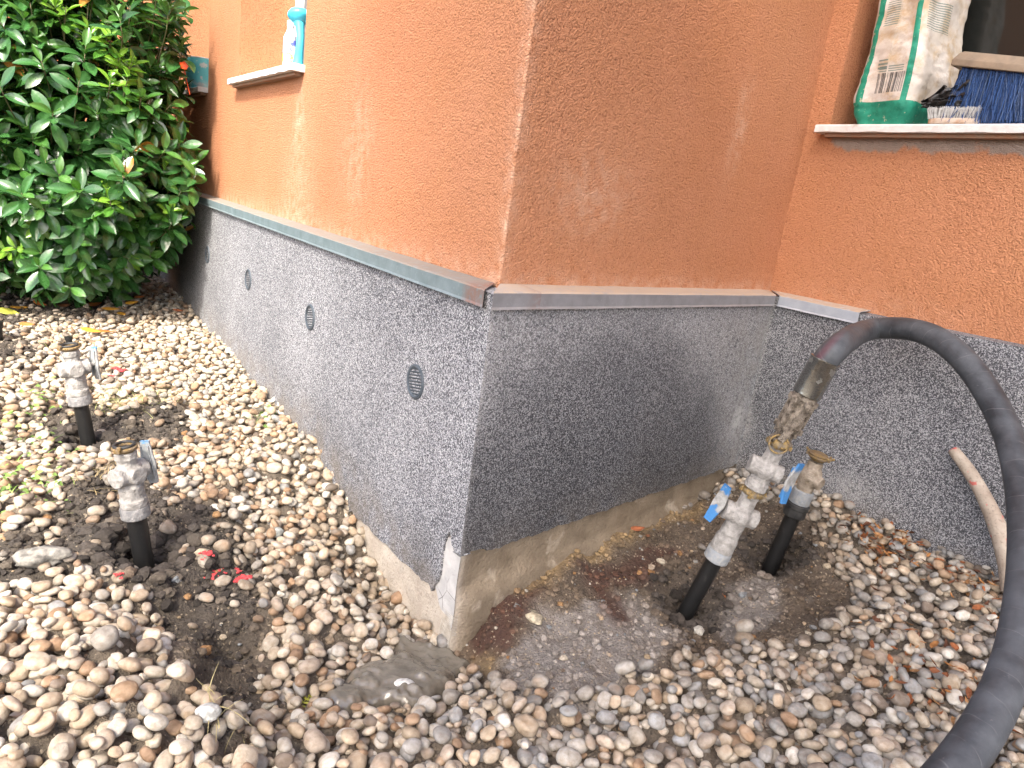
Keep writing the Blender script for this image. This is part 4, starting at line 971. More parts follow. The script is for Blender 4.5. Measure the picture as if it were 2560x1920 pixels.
# rear right standpipe with brown casting and a capped brass head
base = PB['back_right']; top = on_front(2052, 1128, base); H_ = float(np.linalg.norm(top - base)); dirv = (top - base) / H_
root = empty('standpipe_valve', label='brown stained valve with a dull brass cap, nearest the inner wall corner', cat='pipe valve', group=SG)
root.matrix_world = axis_frame(base - dirv * .06, top, CAM) @ RZ(-25); H_ += .06
f = H_ / .42
mb = MB(); mb.lathe([(.0235, 0), (.0235, .23 * f)], 28); mb.build('pipe', M_PIPE, root)
mb = MB(); mb.lathe([(.030, .222 * f), (.034, .226 * f), (.034, .250 * f), (.030, .254 * f)], 10); mb.lathe([(.028, .245 * f), (.036, .25 * f), (.036, .262 * f), (.03, .265 * f)], 28); mb.build('nut', M_RUB, root, bevel=.001)
mb = MB(); mb.lathe([(.030, .264 * f), (.0315, .267 * f), (.0315, .302 * f), (.0285, .304 * f)], 28); mb.build('collar', M_COLLAR2, root)
mb = MB(); z = .30 * f; mb.lathe([(.024, z), (.026, z + .02), (.030, z + .03), (.034, z + .05), (.031, z + .07), (.025, z + .08)], 24); mb.lathe([(.022, 0), (.023, .040), (.020, .043)], 20, T(0, 0, z + .045) @ RY(-80)); mb.lathe([(.020, 0), (.021, .038), (.018, .042)], 20, T(0, 0, z + .045) @ RY(90)); mb.lathe([(.022, z + .06), (.0225, z + .10)], 8)
mb.build('valve_body', M_CAST2, root, remesh=.0022, rough=.003)
z = H_ - .018; hc = half_coupling(z - .012, .95, root, rubber=False)
mb = MB(); mb.lathe([(.019, z - .002), (.028, z + .002), (.030, z + .006), (.026, z + .009), (.004, z + .010)], 28); mb.torus(.021, .002, T(0, 0, z + .009)); mb.build('cap', M_BRASSD, root)
mb = MB(); mb.tube([(.026, .0, z + .006), (.034, .004, z + .004), (.040, .006, z + .008), (.044, .004, z + .013)], [.004, .0035, .0035, .004], 8); mb.build('cap_lug', M_BRASS, root); mb = MB(); mb.tube([(-.026, .0, z + .006), (-.036, -.004, z + .004), (-.041, -.006, z + .012)], [.004, .0035, .0035], 8); mb.build('cap_lug', M_BRASS, root)

# front right standpipe, then a second valve clawed on to it, then the hose
base = PB['front_right']; end = on_front(2063, 901, base); Ht = float(np.linalg.norm(end - base)); dv = (end - base) / Ht
A0 = base - dv * .07
def on_axis(px, py):               # distance along the common axis of the spot seen there
    best = min(((((proj(base + dv * t_)[0] - px) ** 2 + (proj(base + dv * t_)[1] - py) ** 2), t_) for t_ in np.linspace(0, Ht, 400))); return best[1] + .07
h_col, h_b1, h_cp1, h_b2, h_cp2, h_fer = on_axis(1783, 1395), on_axis(1825, 1272), on_axis(1858, 1218), on_axis(1900, 1165), on_axis(1938, 1105), on_axis(2003, 985)
print('axis', [round(x, 3) for x in (h_col, h_b1, h_cp1, h_b2, h_cp2, h_fer, Ht + .07)])
FR = axis_frame(A0, end, CAM)
root = empty('standpipe_valve', label='lower caked white valve with lever on its left, below the hose joint', cat='pipe valve', group=SG)
root.matrix_world = FR
mb = MB(); mb.lathe([(.0232, 0), (.0232, h_col + .01)], 28); mb.build('pipe', M_PIPE, root)
mb = MB(); mb.lathe([(.031, h_col), (.0345, h_col + .003), (.0345, h_col + .032), (.032, h_col + .036)], 28); mb.build('collar', M_COLLAR2, root)
k = (h_cp1 - .006 - h_col - .034) / .158
def casting2(z0, zball, ztop, mat, parent, r=.031, ang=0):
    mb = MB(); RA = RZ(ang)
    mb.lathe([(r * .98, z0), (r, z0 + .004), (r * .97, z0 + (zball - z0) * .35), (r * .86, z0 + (zball - z0) * .42), (r * .84, z0 + (zball - z0) * .8), (r * .8, zball)], 28)
    mb.ball((0, 0, zball), r * 1.12, r * 1.12, r * 1.08)
    for s_ in (1, -1): mb.lathe([(r * .80, 0), (r * .84, r * 1.38), (r * .76, r * 1.46)], 24, RA @ T(0, 0, zball) @ RY(90 * s_))
    mb.lathe([(r * .8, zball), (r * .76, ztop - .010), (r * .84, ztop - .008), (r * .84, ztop)], 8)
    return mb.build('valve_body', mat, parent, remesh=.0022, rough=.003)
casting2(h_col + .035, h_b1, h_cp1 - .004, M_CAST, root, .0325, 22)
half_coupling(h_cp1 - .010, 1.0, root, rubber=False, mat=M_BRASS)
L1 = lever((0, 0, 0), -1, 1.0, M_BLUE, root, 0, .112); L1.matrix_local = RZ(22) @ T(-.066, 0, h_b1 + .008) @ RZ(38) @ RY(6)
# upper valve
root = empty('ball_valve', label='upper caked white valve with a bright blue lever, just below the hose joint', cat='valve')
root.matrix_world = FR @ T(0, 0, h_cp1 + .004)
zb = h_b2 - h_cp1 - .004; zt = h_cp2 - h_cp1 - .008
hc = half_coupling(0, 1.0, root, rubber=False, mat=M_BRASS); hc.matrix_local = T(0, 0, .012) @ RX(180) @ RZ(60)
casting2(.010, zb, zt - .002, M_CAST, root, .0305, 12)
half_coupling(zt - .010, .92, root, rubber=False, mat=M_BRASS)
L2 = lever((0, 0, 0), 1, 1.0, M_BLUE, root, 0, .118); L2.matrix_local = RZ(12) @ T(.070, -.006, zb - .004) @ RZ(-42) @ RY(-4)
# hose with its coupling and ferrule
root = empty('delivery_hose', label='thick dusty black rubber hose arching over the gravel on the right', cat='hose')
root.matrix_world = FR @ T(0, 0, h_cp2); Hh = Ht + .07 - h_cp2; hf = h_fer - h_cp2
mb = MB(); half = MB()
mb.lathe([(.022, .0), (.025, .004), (.030, .008), (.030, .014), (.0235, .018), (.0235, hf * .28), (.0285, hf * .33), (.0295, hf * .48), (.0255, hf * .54), (.0265, hf * .9), (.031, hf * .93), (.032, hf * 1.04)], 24)
for a in (-58, -122, 30, 150): mb.box((.0305, 0, hf * .66), .014, .013, hf * .50, RZ(a)); mb.box((.0300, 0, hf * .90), .020, .019, .016, RZ(a))
for a in (30, 150, 270): mb.box((.0280, 0, hf * .30), .010, .012, hf * .22, RZ(a)); mb.box((.0310, 0, hf * .34), .016, .022, .016, RZ(a))
for a in (90, 210, 330): mb.box((.0275, 0, hf * .42), .009, .010, hf * .30, RZ(a))
cpl = mb.build('coupling', M_CAM, root, bevel=.0022)
# the locking arm with its ring and bright bolt
mb = MB(); ya = -.041; mb.add(*leaf_mesh(.001, .001)) if False else None
mb.box((0, 0, 0), .019, .009, .070, T(.006, ya, hf * .36) @ RY(12)); mb.box((0, 0, 0), .013, .004, .050, T(.006, ya - .0055, hf * .36) @ RY(12)); mb.lathe([(.006, -.006), (.0075, .006)], 12, T(.016, ya, hf * .36 + .036) @ RX(90))
arm = mb.build('locking_arm', M_CAM, root, bevel=.0022)
V = []   # raised unreadable casting marks on the arm
mb = MB()
for i, wv in enumerate((.006, .004, .006, .005, .006)): mb.box((0, 0, -.017 + i * .0085), wv, .0012, .0030, T(.006, ya - .0080, hf * .36) @ RY(12))
mb.build('raised_mark', M_CAM, arm, bevel=.0005)
mb = MB(); mb.torus(.0235, .0030, T(.0, -.030, .006) @ RX(78)); mb.build('ring', M_BRASS, root)
mb = MB(); mb.lathe([(.014, -.002), (.0145, .006), (.010, .011), (.003, .013)], 20, T(-.001, -.030, .006) @ RX(90)); mb.lathe([(.0125, .002), (.0115, .012)], 6, T(.012, -.028, .012) @ RX(90)); mb.build('bolt', M_BRASS, root, bevel=.0008)
mb = MB(); mb.lathe([(.0335, hf * 1.02), (.0362, hf * 1.04), (.0362, Hh - .004), (.0375, Hh - .002), (.0375, Hh + .002), (.035, Hh + .003)], 40); mb.build('ferrule', M_STEEL, root)
# hose path: through real points in front of the wall
def hp(px, py, d): return at_depth(px, py, d)
Hend = end; d0 = proj(end)[2]
pth = [(2063, 901, d0), (2106, 857, d0 + .01), (2164, 825, 2.11), (2236, 819, 2.05), (2308, 830, 1.97), (2366, 860, 1.90), (2424, 915, 1.83), (2482, 1002, 1.76), (2525, 1096, 1.68), (2550, 1197, 1.59), (2562, 1298, 1.50), (2564, 1407, 1.41), (2557, 1515, 1.32), (2540, 1624, 1.235), (2510, 1718, 1.17), (2464, 1812, 1.115), (2400, 1905, 1.07), (2330, 1990, 1.03), (2230, 2090, 1.0), (2050, 2240, .98), (1800, 2420, .97)]
P3 = [A0 + dv * (Ht + .07 - .02)] + [hp(*a_) for a_ in pth]
HP = []
for i in range(len(P3) - 1):       # smooth it
    p0, p1, p2, p3 = P3[max(i - 1, 0)], P3[i], P3[i + 1], P3[min(i + 2, len(P3) - 1)]
    for s_ in range(8):
        t_ = s_ / 8; HP.append(.5 * ((2 * p1) + (-p0 + p2) * t_ + (2 * p0 - 5 * p1 + 4 * p2 - p3) * t_ * t_ + (-p0 + 3 * p1 - 3 * p2 + p3) * t_ ** 3))
HP.append(P3[-1]); HP = np.array(HP)
for _ in range(14): HP[1:-1] = HP[1:-1] * .5 + (HP[:-2] + HP[2:]) * .25
# beyond the frame it goes down and lies on the ground
tail = HP[-1]; tz = .14
for i in range(1, 12): HP = np.vstack([HP, [tail[0] - .05 * i, tail[1] - .045 * i, max(.16, tail[2] - .035 * i)]])
inv = np.array(root.matrix_world.inverted()); loc = HP @ inv[:3, :3].T + inv[:3, 3]
dl_ = np.concatenate([[0], np.cumsum(np.linalg.norm(np.diff(HP, axis=0), axis=1))])
q = Mt('dusty_hose_rubber'); ln = q.attr('along', 'Fac'); ar = q.attr('around', 'Fac')
wrap = q.math('FRACT', q.math('ADD', q.math('MULTIPLY', ln, 17.0), q.math('ADD', ar, q.math('MULTIPLY', q.noise(9, 3), .8))))
seam = q.math('MULTIPLY', q.ramp(q.math('ABSOLUTE', q.math('SUBTRACT', wrap, .5)), 0, .03, 1, 0), q.ramp(q.noise(14, 3), .42, .6))
dust = q.ramp(q.noise(11, 5, .65), .35, .7)
c = q.mix(dust, (.028, .031, .035), (.085, .092, .10)); c = q.mix(q.math('MULTIPLY', seam, .45), c, (.16, .16, .16))
sc_l = q.ramp(q.noise(120, 4), .66, .74, 0, .5); c = q.mix(sc_l, c, (.13, .13, .13))
redm = q.math('MULTIPLY', q.ramp(ln, .0, .13, 1, 0), q.ramp(q.math('ABSOLUTE', q.math('SUBTRACT', ar, q.attr('redc', 'Fac'))), .02, .07, .45, 0)); c = q.mix(redm, c, (.13, .012, .022))
M_HOSE = q.done(c, q.ramp(dust, 0, 1, .42, .72), 0, q.bump(q.math('ADD', q.noise(60, 4), q.math('MULTIPLY', seam, -.4)), .0018, .6), .4)
mb = MB(); mb.tube(loc, .0325, 32); ho = mb.build('rubber_tube', M_HOSE, root)
nv = len(ho.data.vertices); al = np.repeat(dl_, 32); vflt(ho, 'along', al); arr_ = np.tile(np.concatenate([np.arange(32) / 32.0]), len(dl_)); vflt(ho, 'around', arr_)
# red line sits on the upper side of the first bend
n3 = np.array([v.co[:] for v in ho.data.vertices]).reshape(len(dl_), 32, 3); ups = (n3[12] @ np.array(root.matrix_world)[:3, :3].T)[:, 2]; vflt(ho, 'redc', np.full(nv, float((int(np.argmax(ups)) + 0) % 32) / 32))

# muddy bent pole leaning on the right wall
def EW(px, py, off):
    s_, z_ = on_wall(px, py, C1, dE, nE, off); return np.array(W3(C1, dE, nE, s_, off, z_))
pp_ = [(2384, 1126, .085), (2420, 1172, .09), (2452, 1225, .10), (2480, 1282, .115), (2505, 1345, .13), (2522, 1410, .15), (2532, 1480, .17)]
pts = [EW(*a_) for a_ in pp_]; r0 = [.016, .0185, .0195, .022, .025, .026, .027]
PP, RR = [], []
for i in range(len(pts) - 1):
    for s_ in range(6): t_ = s_ / 6; PP.append(pts[i] * (1 - t_) + pts[i + 1] * t_); RR.append(r0[i] * (1 - t_) + r0[i + 1] * t_)
PP.append(pts[-1]); RR.append(r0[-1]); PP = np.array(PP); 
for _ in range(8): PP[1:-1] = PP[1:-1] * .5 + (PP[:-2] + PP[2:]) * .25
PP = np.vstack([PP[0] - (PP[1] - PP[0]) * .45, PP]); RR = [RR[0] * .72] + RR
q = Mt('muddy_tan_wood'); c = q.mix(q.ramp(q.noise(20, 5), .3, .7), (.27, .215, .165), (.42, .36, .29)); c = q.mix(q.ramp(q.noise(140, 3), .55, .7, 0, .6), c, (.17, .13, .10))
c = q.mix(q.ramp(q.noise(33, 3), .64, .68, 0, .85), c, (.50, .09, .08)); M_POLE = q.done(c, .8, 0, q.bump(q.noise(80, 4), .003, .8), .3)
mb = MB(); mb.tube(PP - PP[-1], [r_ for r_ in RR], 20); o = mb.build('wooden_pole', M_POLE); o.location = PP[-1]; tag(o, label='muddy tan bent pole with red paint flecks leaning on the grey plinth behind the hose', cat='pole')
mb = MB(); mb.lathe([(RR[0] * .3, -.002), (RR[0] * 1.12, .0005), (RR[0] * 1.22, .007)], 20, axis_frame(PP[0] - PP[-1], PP[3] - PP[-1], Vector((0, 0, 5)))); mb.build('painted_tip', simple('red_tip', (.42, .10, .10), (.34, .22, .17), 70, .8), o)

# ------------------------------------------------------------------ things on the window sills
def EF(s_, off, z_): return Vector(W3(C1, dE, nE, s_, off, z_))
ZS = SILL_Z + .003
# paper sack, its narrow side towards the room corner
SK = np.array(W3(C1, dE, nE, .270, -.105, ZS)); yaw = math.atan2(nE[1], nE[0])      # towards the viewer
sw, sd, shh = .185, .255, .52
nU, nV = 150, 90; per = []
hw, hd, rr = sw / 2, sd / 2, .035
def rect_pt(u):           # u in 0..1 round the sack; starts at the middle of the viewer's face
    segs = [(hw - rr), math.pi / 2 * rr, 2 * (hd - rr), math.pi / 2 * rr, 2 * (hw - rr), math.pi / 2 * rr, 2 * (hd - rr), math.pi / 2 * rr, hw - rr]; Lt = sum(segs); d_ = u * Lt
    cs = [None, (hw - rr, hd - rr, 90), None, (hw - rr, -hd + rr, 0), None, (-hw + rr, -hd + rr, -90), None, (-hw + rr, hd - rr, 180), None]
    st = [(0, hd, 1, 0), None, (hw, hd - rr, 0, -1), None, (hw - rr, -hd, -1, 0), None, (-hw, -hd + rr, 0, 1), None, (-hw + rr, hd, 1, 0)]
    for i, s_ in enumerate(segs):
        if d_ <= s_ or i == 8:
            if st[i]: x, y, dx, dy = st[i]; return x + dx * d_, y + dy * d_, Lt
            cx, cy, a0 = cs[i]; a_ = math.radians(a0) - d_ / rr; return cx + rr * math.cos(a_), cy + rr * math.sin(a_), Lt
        d_ -= s_
V, UV = [], []
for j in range(nV + 1):
    v_ = j / nV; z_ = v_ * shh
    sc_ = 1.0 - .10 * math.exp(-(z_ / .03) ** 2) + .03 * math.sin(v_ * 9) - .10 * max(0, v_ - .55) * 1.2; lean = .020 * v_ + .02 * v_ * v_
    for i in range(nU):
        x, y, Lt = rect_pt(i / nU); rad = math.hypot(x, y); p_ = Vector((x * 9, y * 9, z_ * 7))
        w1 = mnoise.noise(p_ * .6) * .014 + mnoise.noise(p_ * 1.7 + Vector((3, 1, 9))) * .009 + abs(mnoise.noise(Vector((x * 13, y * 13, z_ * 30)))) * .006
        k_ = sc_ * (1 + w1 / max(rad, .05)); bul = 1 + .10 * math.sin(min(1, v_ * 1.5) * math.pi)
        V.append((x * k_ * bul + lean, y * k_, z_ + mnoise.noise(p_) * .006 * min(1, v_ * 6))); UV.append((i / nU, v_))
Fc = [(j * nU + i, j * nU + (i + 1) % nU, (j + 1) * nU + (i + 1) % nU, (j + 1) * nU + i) for j in range(nV) for i in range(nU)]
q = Mt('printed_paper_sack')
U_ = q.attr('su', 'Fac'); V_ = q.attr('sv', 'Fac')
AB = lambda x, c_, h_: q.math('LESS_THAN', q.math('ABSOLUTE', q.math('SUBTRACT', x, c_)), h_)
wob = q.math('MULTIPLY', q.math('SUBTRACT', q.noise(9, 2), .5), .008); Uw = q.math('ADD', U_, wob)
paper = q.mix(q.ramp(q.noise(9, 4), .3, .7), (.42, .37, .31), (.55, .51, .47)); stain = q.ramp(q.noise(14, 5, .65), .48, .66, 0, .85); paper = q.mix(stain, paper, (.38, .27, .15))
paper = q.mix(q.ramp(q.noise(26, 4), .62, .72, 0, .5), paper, (.20, .17, .16))
def text(uc, uh, vc, vh, rows, col_sc, thr):
    box_ = q.math('MULTIPLY', AB(Uw, uc, uh), AB(V_, vc, vh))
    ry = q.math('MULTIPLY', V_, rows); line = q.math('LESS_THAN', q.math('FRACT', ry), .50)
    cx = q.n('ShaderNodeCombineXYZ', i_0=q.math('MULTIPLY', U_, col_sc), i_1=q.math('FLOOR', ry), i_2=3.0).outputs[0]
    nn = q.n('ShaderNodeTexNoise', i_Vector=cx, i_Scale=1.0, i_Detail=2).outputs[0]
    return q.math('MULTIPLY', q.math('MULTIPLY', box_, line), q.math('GREATER_THAN', nn, thr))
ink = q.math('MAXIMUM', text(.01, .048, .66, .075, 75, 900, .42), text(.055, .052 * .0 + .001, .66, .06, 75, 900, .5))
ink = q.math('MAXIMUM', ink, text(.955, .03, .66, .0001, 75, 900, .47)); ink = q.math('MAXIMUM', ink, text(.185, .070, .635, .085, 75, 900, .42))
ink = q.math('MAXIMUM', ink, text(.0, .038, .355, .035, 42, 900, .36))
ink = q.math('MAXIMUM', ink, text(.815, .070, .635, .085, 75, 900, .42))
c = q.mix(q.math('MULTIPLY', ink, .75), paper, (.06, .13, .12))
Us = q.math('FRACT', q.math('ADD', U_, .5))      # 0.5 = middle of the viewer's face
bx = q.math('MULTIPLY', AB(Us, .482, .052), AB(V_, .245, .062)); bars = q.n('ShaderNodeTexWhiteNoise', noise_dimensions='1D', i_W=q.math('FLOOR', q.math('MULTIPLY', Us, 1100))).outputs[0]
c = q.mix(q.math('MULTIPLY', bx, q.math('MULTIPLY', q.math('GREATER_THAN', bars, .5), .85)), c, (.025, .03, .035))
for lc in (.318, .332, .346):
    l_ = q.math('MULTIPLY', AB(Us, .485, .045), AB(V_, lc, .0035)); c = q.mix(q.math('MULTIPLY', l_, .7), c, (.06, .13, .12))
st_ = q.math('MAXIMUM', AB(q.math('ADD', Us, wob), .418, .0105), AB(q.math('ADD', Us, wob), .582, .0125)); botm = q.math('LESS_THAN', q.math('ADD', V_, q.math('MULTIPLY', wob, .8)), .135)
grn = q.math('MAXIMUM', st_, botm); green = q.mix(q.ramp(q.noise(30, 4), .3, .7), (.006, .15, .095), (.02, .25, .16)); green = q.mix(q.ramp(q.noise(70, 5), .62, .70, 0, .7), green, (.45, .42, .30))
c = q.mix(grn, c, green)
bs = q.bump(q.noise(45, 4), .006, .7); M_SACK = q.done(c, .6, 0, bs, .35)
o = mesh_obj('paper_sack', V, Fc, M_SACK); vflt(o, 'su', [u[0] for u in UV]); vflt(o, 'sv', [u[1] for u in UV])
o.location = SK; o.rotation_euler = (0, 0, yaw - math.pi / 2 - .10)
tag(o, label='crumpled white paper sack with green stripes and a barcode standing on the right sill', cat='sack')

# broom head with blue bristles
b0 = on_wall(2395, 135, C1, dE, nE, .0); BX = .452; bz = ZS + .145
BX = .440; root = empty('broom_head', EF(BX, -.005, ZS), label='broom head with splayed blue bristles and a bare wooden block on the right sill', cat='broom')
root.rotation_euler = (0, 0, aE)         # x along the wall
mb = MB(); prof = [(-.036, -.004), (-.036, .014), (-.020, .038), (.020, .038), (.036, .014), (.036, -.004)]; V = []; LB = .30
for i, (x_, sc_) in enumerate(((0, .90), (.012, 1), (LB, 1))):
    for (y_, z_) in prof: V.append((x_ + (0.012 if z_ > .02 and i < 2 else 0), y_ * sc_, (.172 + z_ * sc_ - x_ * .16)))
mb.add(V, [(i * 6 + k, i * 6 + (k + 1) % 6, (i + 1) * 6 + (k + 1) % 6, (i + 1) * 6 + k) for i in range(2) for k in range(6)] + [(5, 4, 3, 2, 1, 0), (12, 13, 14, 15, 16, 17)])
M_BW = simple('grey_brown_beech', (.25, .19, .13), (.16, .125, .09), 18, .7, 0, .001, 90)
mb.build('block', M_BW, root, bevel=.002)
Vb, Fb, Cb = [], [], []; n0 = 0
for k in range(3000):
    x_ = rng.uniform(.030, LB - .01); y_ = rng.uniform(-.026, .026); z_ = .172 - x_ * .16; Ln = z_ - rng.uniform(-.002, .014)
    sx_ = -.010 * math.exp(-(x_ / .05) ** 2) - .02 * (rng.random() > .93) + (x_ - .05) * .16 + rng.normal() * .010; sy_ = y_ * .9 + rng.normal() * .009 + .008; bend = rng.normal() * .006
    ring = []
    for i in range(5):
        t_ = i / 4; c_ = np.array([x_ + sx_ * t_ ** 1.5 + bend * math.sin(t_ * 3.14), y_ + sy_ * t_ ** 1.4, z_ - Ln * t_]); w_ = .00060
        ring += [c_ + [w_, 0, 0], c_ + [-w_ * .5, w_ * .87, 0], c_ + [-w_ * .5, -w_ * .87, 0]]
    Vb.append(np.array(ring)); Fb.append(np.array([(i * 3 + a, i * 3 + (a + 1) % 3, (i + 1) * 3 + (a + 1) % 3, (i + 1) * 3 + a) for i in range(4) for a in range(3)]) + n0); n0 += 15
    Cb.append(np.repeat(np.array([(.024, .068, .20)]) * rng.uniform(.35, 1.5) + (rng.random() > .85) * np.array([.08, .10, .12]), 15, 0))
q = Mt('blue_bristles'); M_BR = q.done(q.attr('tint'), .45, 0, None, .4)
o = np_mesh('bristles', np.concatenate(Vb), np.concatenate(Fb), M_BR, root); vcol(o, 'tint', np.concatenate(Cb)); o['kind'] = 'stuff'

# small scrubbing brush, bristles up
root = empty('scrubbing_brush', EF(.447, .024, ZS), label='small scrubbing brush lying bristles up between the green sack and the blue broom', cat='brush')
root.rotation_euler = (0, 0, aE + .05)
mb = MB(); V = []; N = 20
for z_, sc_ in ((0, .94), (.002, 1), (.013, 1), (.016, .95)):
    for i in range(N): a_ = 2 * math.pi * i / N; V.append((.072 * sc_ * np.sign(math.cos(a_)) * abs(math.cos(a_)) ** .6 + .045, .020 * sc_ * np.sign(math.sin(a_)) * abs(math.sin(a_)) ** .7, z_))
mb.add(V, [(j * N + i, j * N + (i + 1) % N, (j + 1) * N + (i + 1) % N, (j + 1) * N + i) for j in range(3) for i in range(N)] + [tuple(range(N))[::-1], tuple(3 * N + i for i in range(N))])
mb.build('wooden_back', simple('brush_wood', (.36, .20, .10), (.50, .42, .34), 30, .6), root)
Vb, Fb = [], []; n0 = 0
for k in range(1300):
    tx = rng.integers(0, 16); ty = rng.integers(0, 4); x_ = -.022 + tx * .0085 + rng.normal() * .0012; y_ = -.014 + ty * .0093 + rng.normal() * .0012; h_ = .032 + rng.normal() * .0022; dx = rng.normal() * .0032 + (-.008 if tx < 3 else 0); dy = rng.normal() * .003
    w_ = .00040; ring = []
    for t_ in (0, .5, 1): c_ = np.array([x_ + dx * t_, y_ + dy * t_, .014 + h_ * t_]); ring += [c_ + [w_, 0, 0], c_ + [-w_, w_, 0], c_ + [-w_, -w_, 0]]
    Vb.append(np.array(ring)); Fb.append(np.array([(i * 3 + a, i * 3 + (a + 1) % 3, (i + 1) * 3 + (a + 1) % 3, (i + 1) * 3 + a) for i in range(2) for a in range(3)]) + n0); n0 += 9
o = np_mesh('bristles', np.concatenate(Vb), np.concatenate(Fb), simple('pale_bristles', (.60, .60, .58), (.45, .44, .42), 60, .6, 0, 0), root); o['kind'] = 'stuff'

# crumpled black netting / torn film
V = []; NX, NY = 20, 14
for i in range(NX):
    for j in range(NY):
        a, b = i / (NX - 1), j / (NY - 1); nz = mnoise.noise(Vector((a * 4, b * 4, 1))); nn = mnoise.noise(Vector((a * 7, b * 7, 5)))
        V.append((a * .115 + .012 * nn, -.01 + .03 * mnoise.noise(Vector((a * 5, b * 5, 9))), max(.001, b * (.030 + .045 * a ** .7 + .02 * nz) + .012 * nn * b)))
Fc = [(i * NY + j, (i + 1) * NY + j, (i + 1) * NY + j + 1, i * NY + j + 1) for i in range(NX - 1) for j in range(NY - 1)]
q = Mt('thin_black_film'); M_FILM = q.done((.018, .017, .016), .42, 0, q.bump(q.noise(90, 3), .002), .5)
o = mesh_obj('crumpled_film', V, Fc, M_FILM, smooth=False); o.location = EF(.385, .012, ZS + .046); o.rotation_euler = (0, 0, aE)
s_ = o.modifiers.new('thick', 'SOLIDIFY'); s_.thickness = .0006
tag(o, label='crumpled scrap of thin black plastic between the sack and the broom', cat='plastic scrap')

# turquoise dome headed tool and bottle on the left sill
def CF(s_, off, z_): return Vector(W3(C0, dC, nC, s_, off, z_))
M_TURQ = simple('turquoise_plastic', (.06, .50, .68), (.09, .56, .72), 6, .32, 0, 0, spec=.5)
root = empty('sprinkler_head', CF(1.63, -.026, SILL_Z), label='turquoise plastic sprinkler spout with a domed round head standing on the left sill', cat='watering can spout')
root.rotation_euler = (0, 0, aC + math.pi)
mb = MB(); mb.tube([(.0, 0, 0), (.0, 0, .012), (.002, 0, .03), (.010, 0, .06), (.016, 0, .09), (.013, 0, .125), (.002, 0, .155), (-.006, 0, .175)], [.025, .024, .019, .016, .015, .015, .017, .024], 24); mb.build('neck', M_TURQ, root)
mb = MB(); mb.lathe([(.012, -.024), (.030, -.016), (.043, .0), (.045, .006), (.043, .014), (.034, .025), (.018, .032), (.002, .034)], 32, T(-.010, 0, .190) @ RY(-14)); mb.build('dome', M_TURQ, root)
q = Mt('printed_bottle'); zz_ = q.n('ShaderNodeSeparateXYZ', i_0=q.co).outputs[2]
c = q.mix(q.ramp(q.noise(55, 2), .5, .56), (.80, .78, .84), (.16, .20, .70)); c = q.mix(AB2 if False else q.math('MULTIPLY', q.math('LESS_THAN', q.math('ABSOLUTE', q.math('SUBTRACT', zz_, .045)), .02), q.ramp(q.noise(70, 2), .45, .5)), c, (.80, .62, .12))
c = q.mix(q.math('LESS_THAN', zz_, .020), c, (.55, .55, .60)); c = q.mix(q.math('GREATER_THAN', zz_, .125), c, (.78, .76, .84))
M_BOT = q.done(c, .3, 0, None, .5)
mb = MB(); mb.lathe([(.020, 0), (.025, .003), (.026, .10), (.025, .125), (.014, .150), (.012, .165), (.014, .166), (.014, .185), (.012, .188)], 28); o = mb.build('bottle', M_BOT); o.location = CF(1.73, -.022, SILL_Z)
tag(o, label='white bottle with a blue and yellow label behind the turquoise sprinkler spout', cat='bottle')

# turquoise patterned pot on the farther sill
q = Mt('patterned_pot'); zz_ = q.n('ShaderNodeSeparateXYZ', i_0=q.co).outputs[2]
c = q.mix(q.ramp(q.noise(9, 3), .4, .6), (.09, .42, .48), (.16, .52, .56)); c = q.mix(q.ramp(q.noise(24, 3), .60, .64), c, (.60, .58, .55)); c = q.mix(q.math('MULTIPLY', q.ramp(zz_, .0, .06, 1, 0), q.ramp(q.noise(20, 3), .4, .5)), c, (.50, .50, .50))
M_POT = q.done(c, .35, 0, None, .5)
root = empty('flower_pot', CF(3.43, -.075, SILL_Z), label='turquoise plant pot with pale patches on the farther sill behind the shrub', cat='flower pot')
mb = MB(); mb.lathe([(.125, 0), (.128, .004), (.155, .150), (.155, .170), (.147, .170), (.143, .12)], 40, cap=False); mb.lathe([(.125, 0.001), (.05, .0012)], 40); mb.build('pot', M_POT, root)
mb = MB(); mb.torus(.153, .004, T(0, 0, .170), 40); mb.build('rim', simple('pale_rim', (.55, .60, .62), (.48, .55, .58), 10), root)
mb = MB(); mb.lathe([(.144, .135), (.143, .136)], 30); mb.build('soil', M_CLOD, root)

# ------------------------------------------------------------------ the shrub
SB = np.array([-2.72, 3.92, .17])          # where it is rooted
root = empty('laurel_shrub', SB, label='dense glossy dark green laurel shrub growing against the left wall', cat='shrub')
cen = np.array([-2.60, 3.98, 1.10]); rad = np.array([.98, .74, 1.12])
prng = np.random.default_rng(21); CB = np.array([*(C0 + dC * 5.0 + nC * .55), .62])
def leafV(L, Wd, curl, fold):
    V = []; n = 7
    for i in range(n + 1):
        t_ = i / n; w_ = Wd * .5 * (math.sin(math.pi * t_ ** 1.25) ** .75 if 0 < t_ < 1 else 0) + .0006
        z_ = -curl * L * t_ ** 2.0; x_ = L * t_ * (1 - .12 * curl * t_)
        V += [(x_, -w_, z_ + fold * w_), (x_, -w_ * .5, z_ + fold * w_ * .35), (x_, 0, z_), (x_, w_ * .5, z_ + fold * w_ * .35), (x_, w_, z_ + fold * w_)]
    return np.array(V)
LV = [leafV(1, .40, cu, fo) for cu in (.05, .2, .4) for fo in (.15, .45)]
LF = np.array([(i * 5 + k, (i + 1) * 5 + k, (i + 1) * 5 + k + 1, i * 5 + k + 1) for i in range(7) for k in range(4)])
Vv, Fv, Cv = [], [], []; n0 = 0; stems = MB()
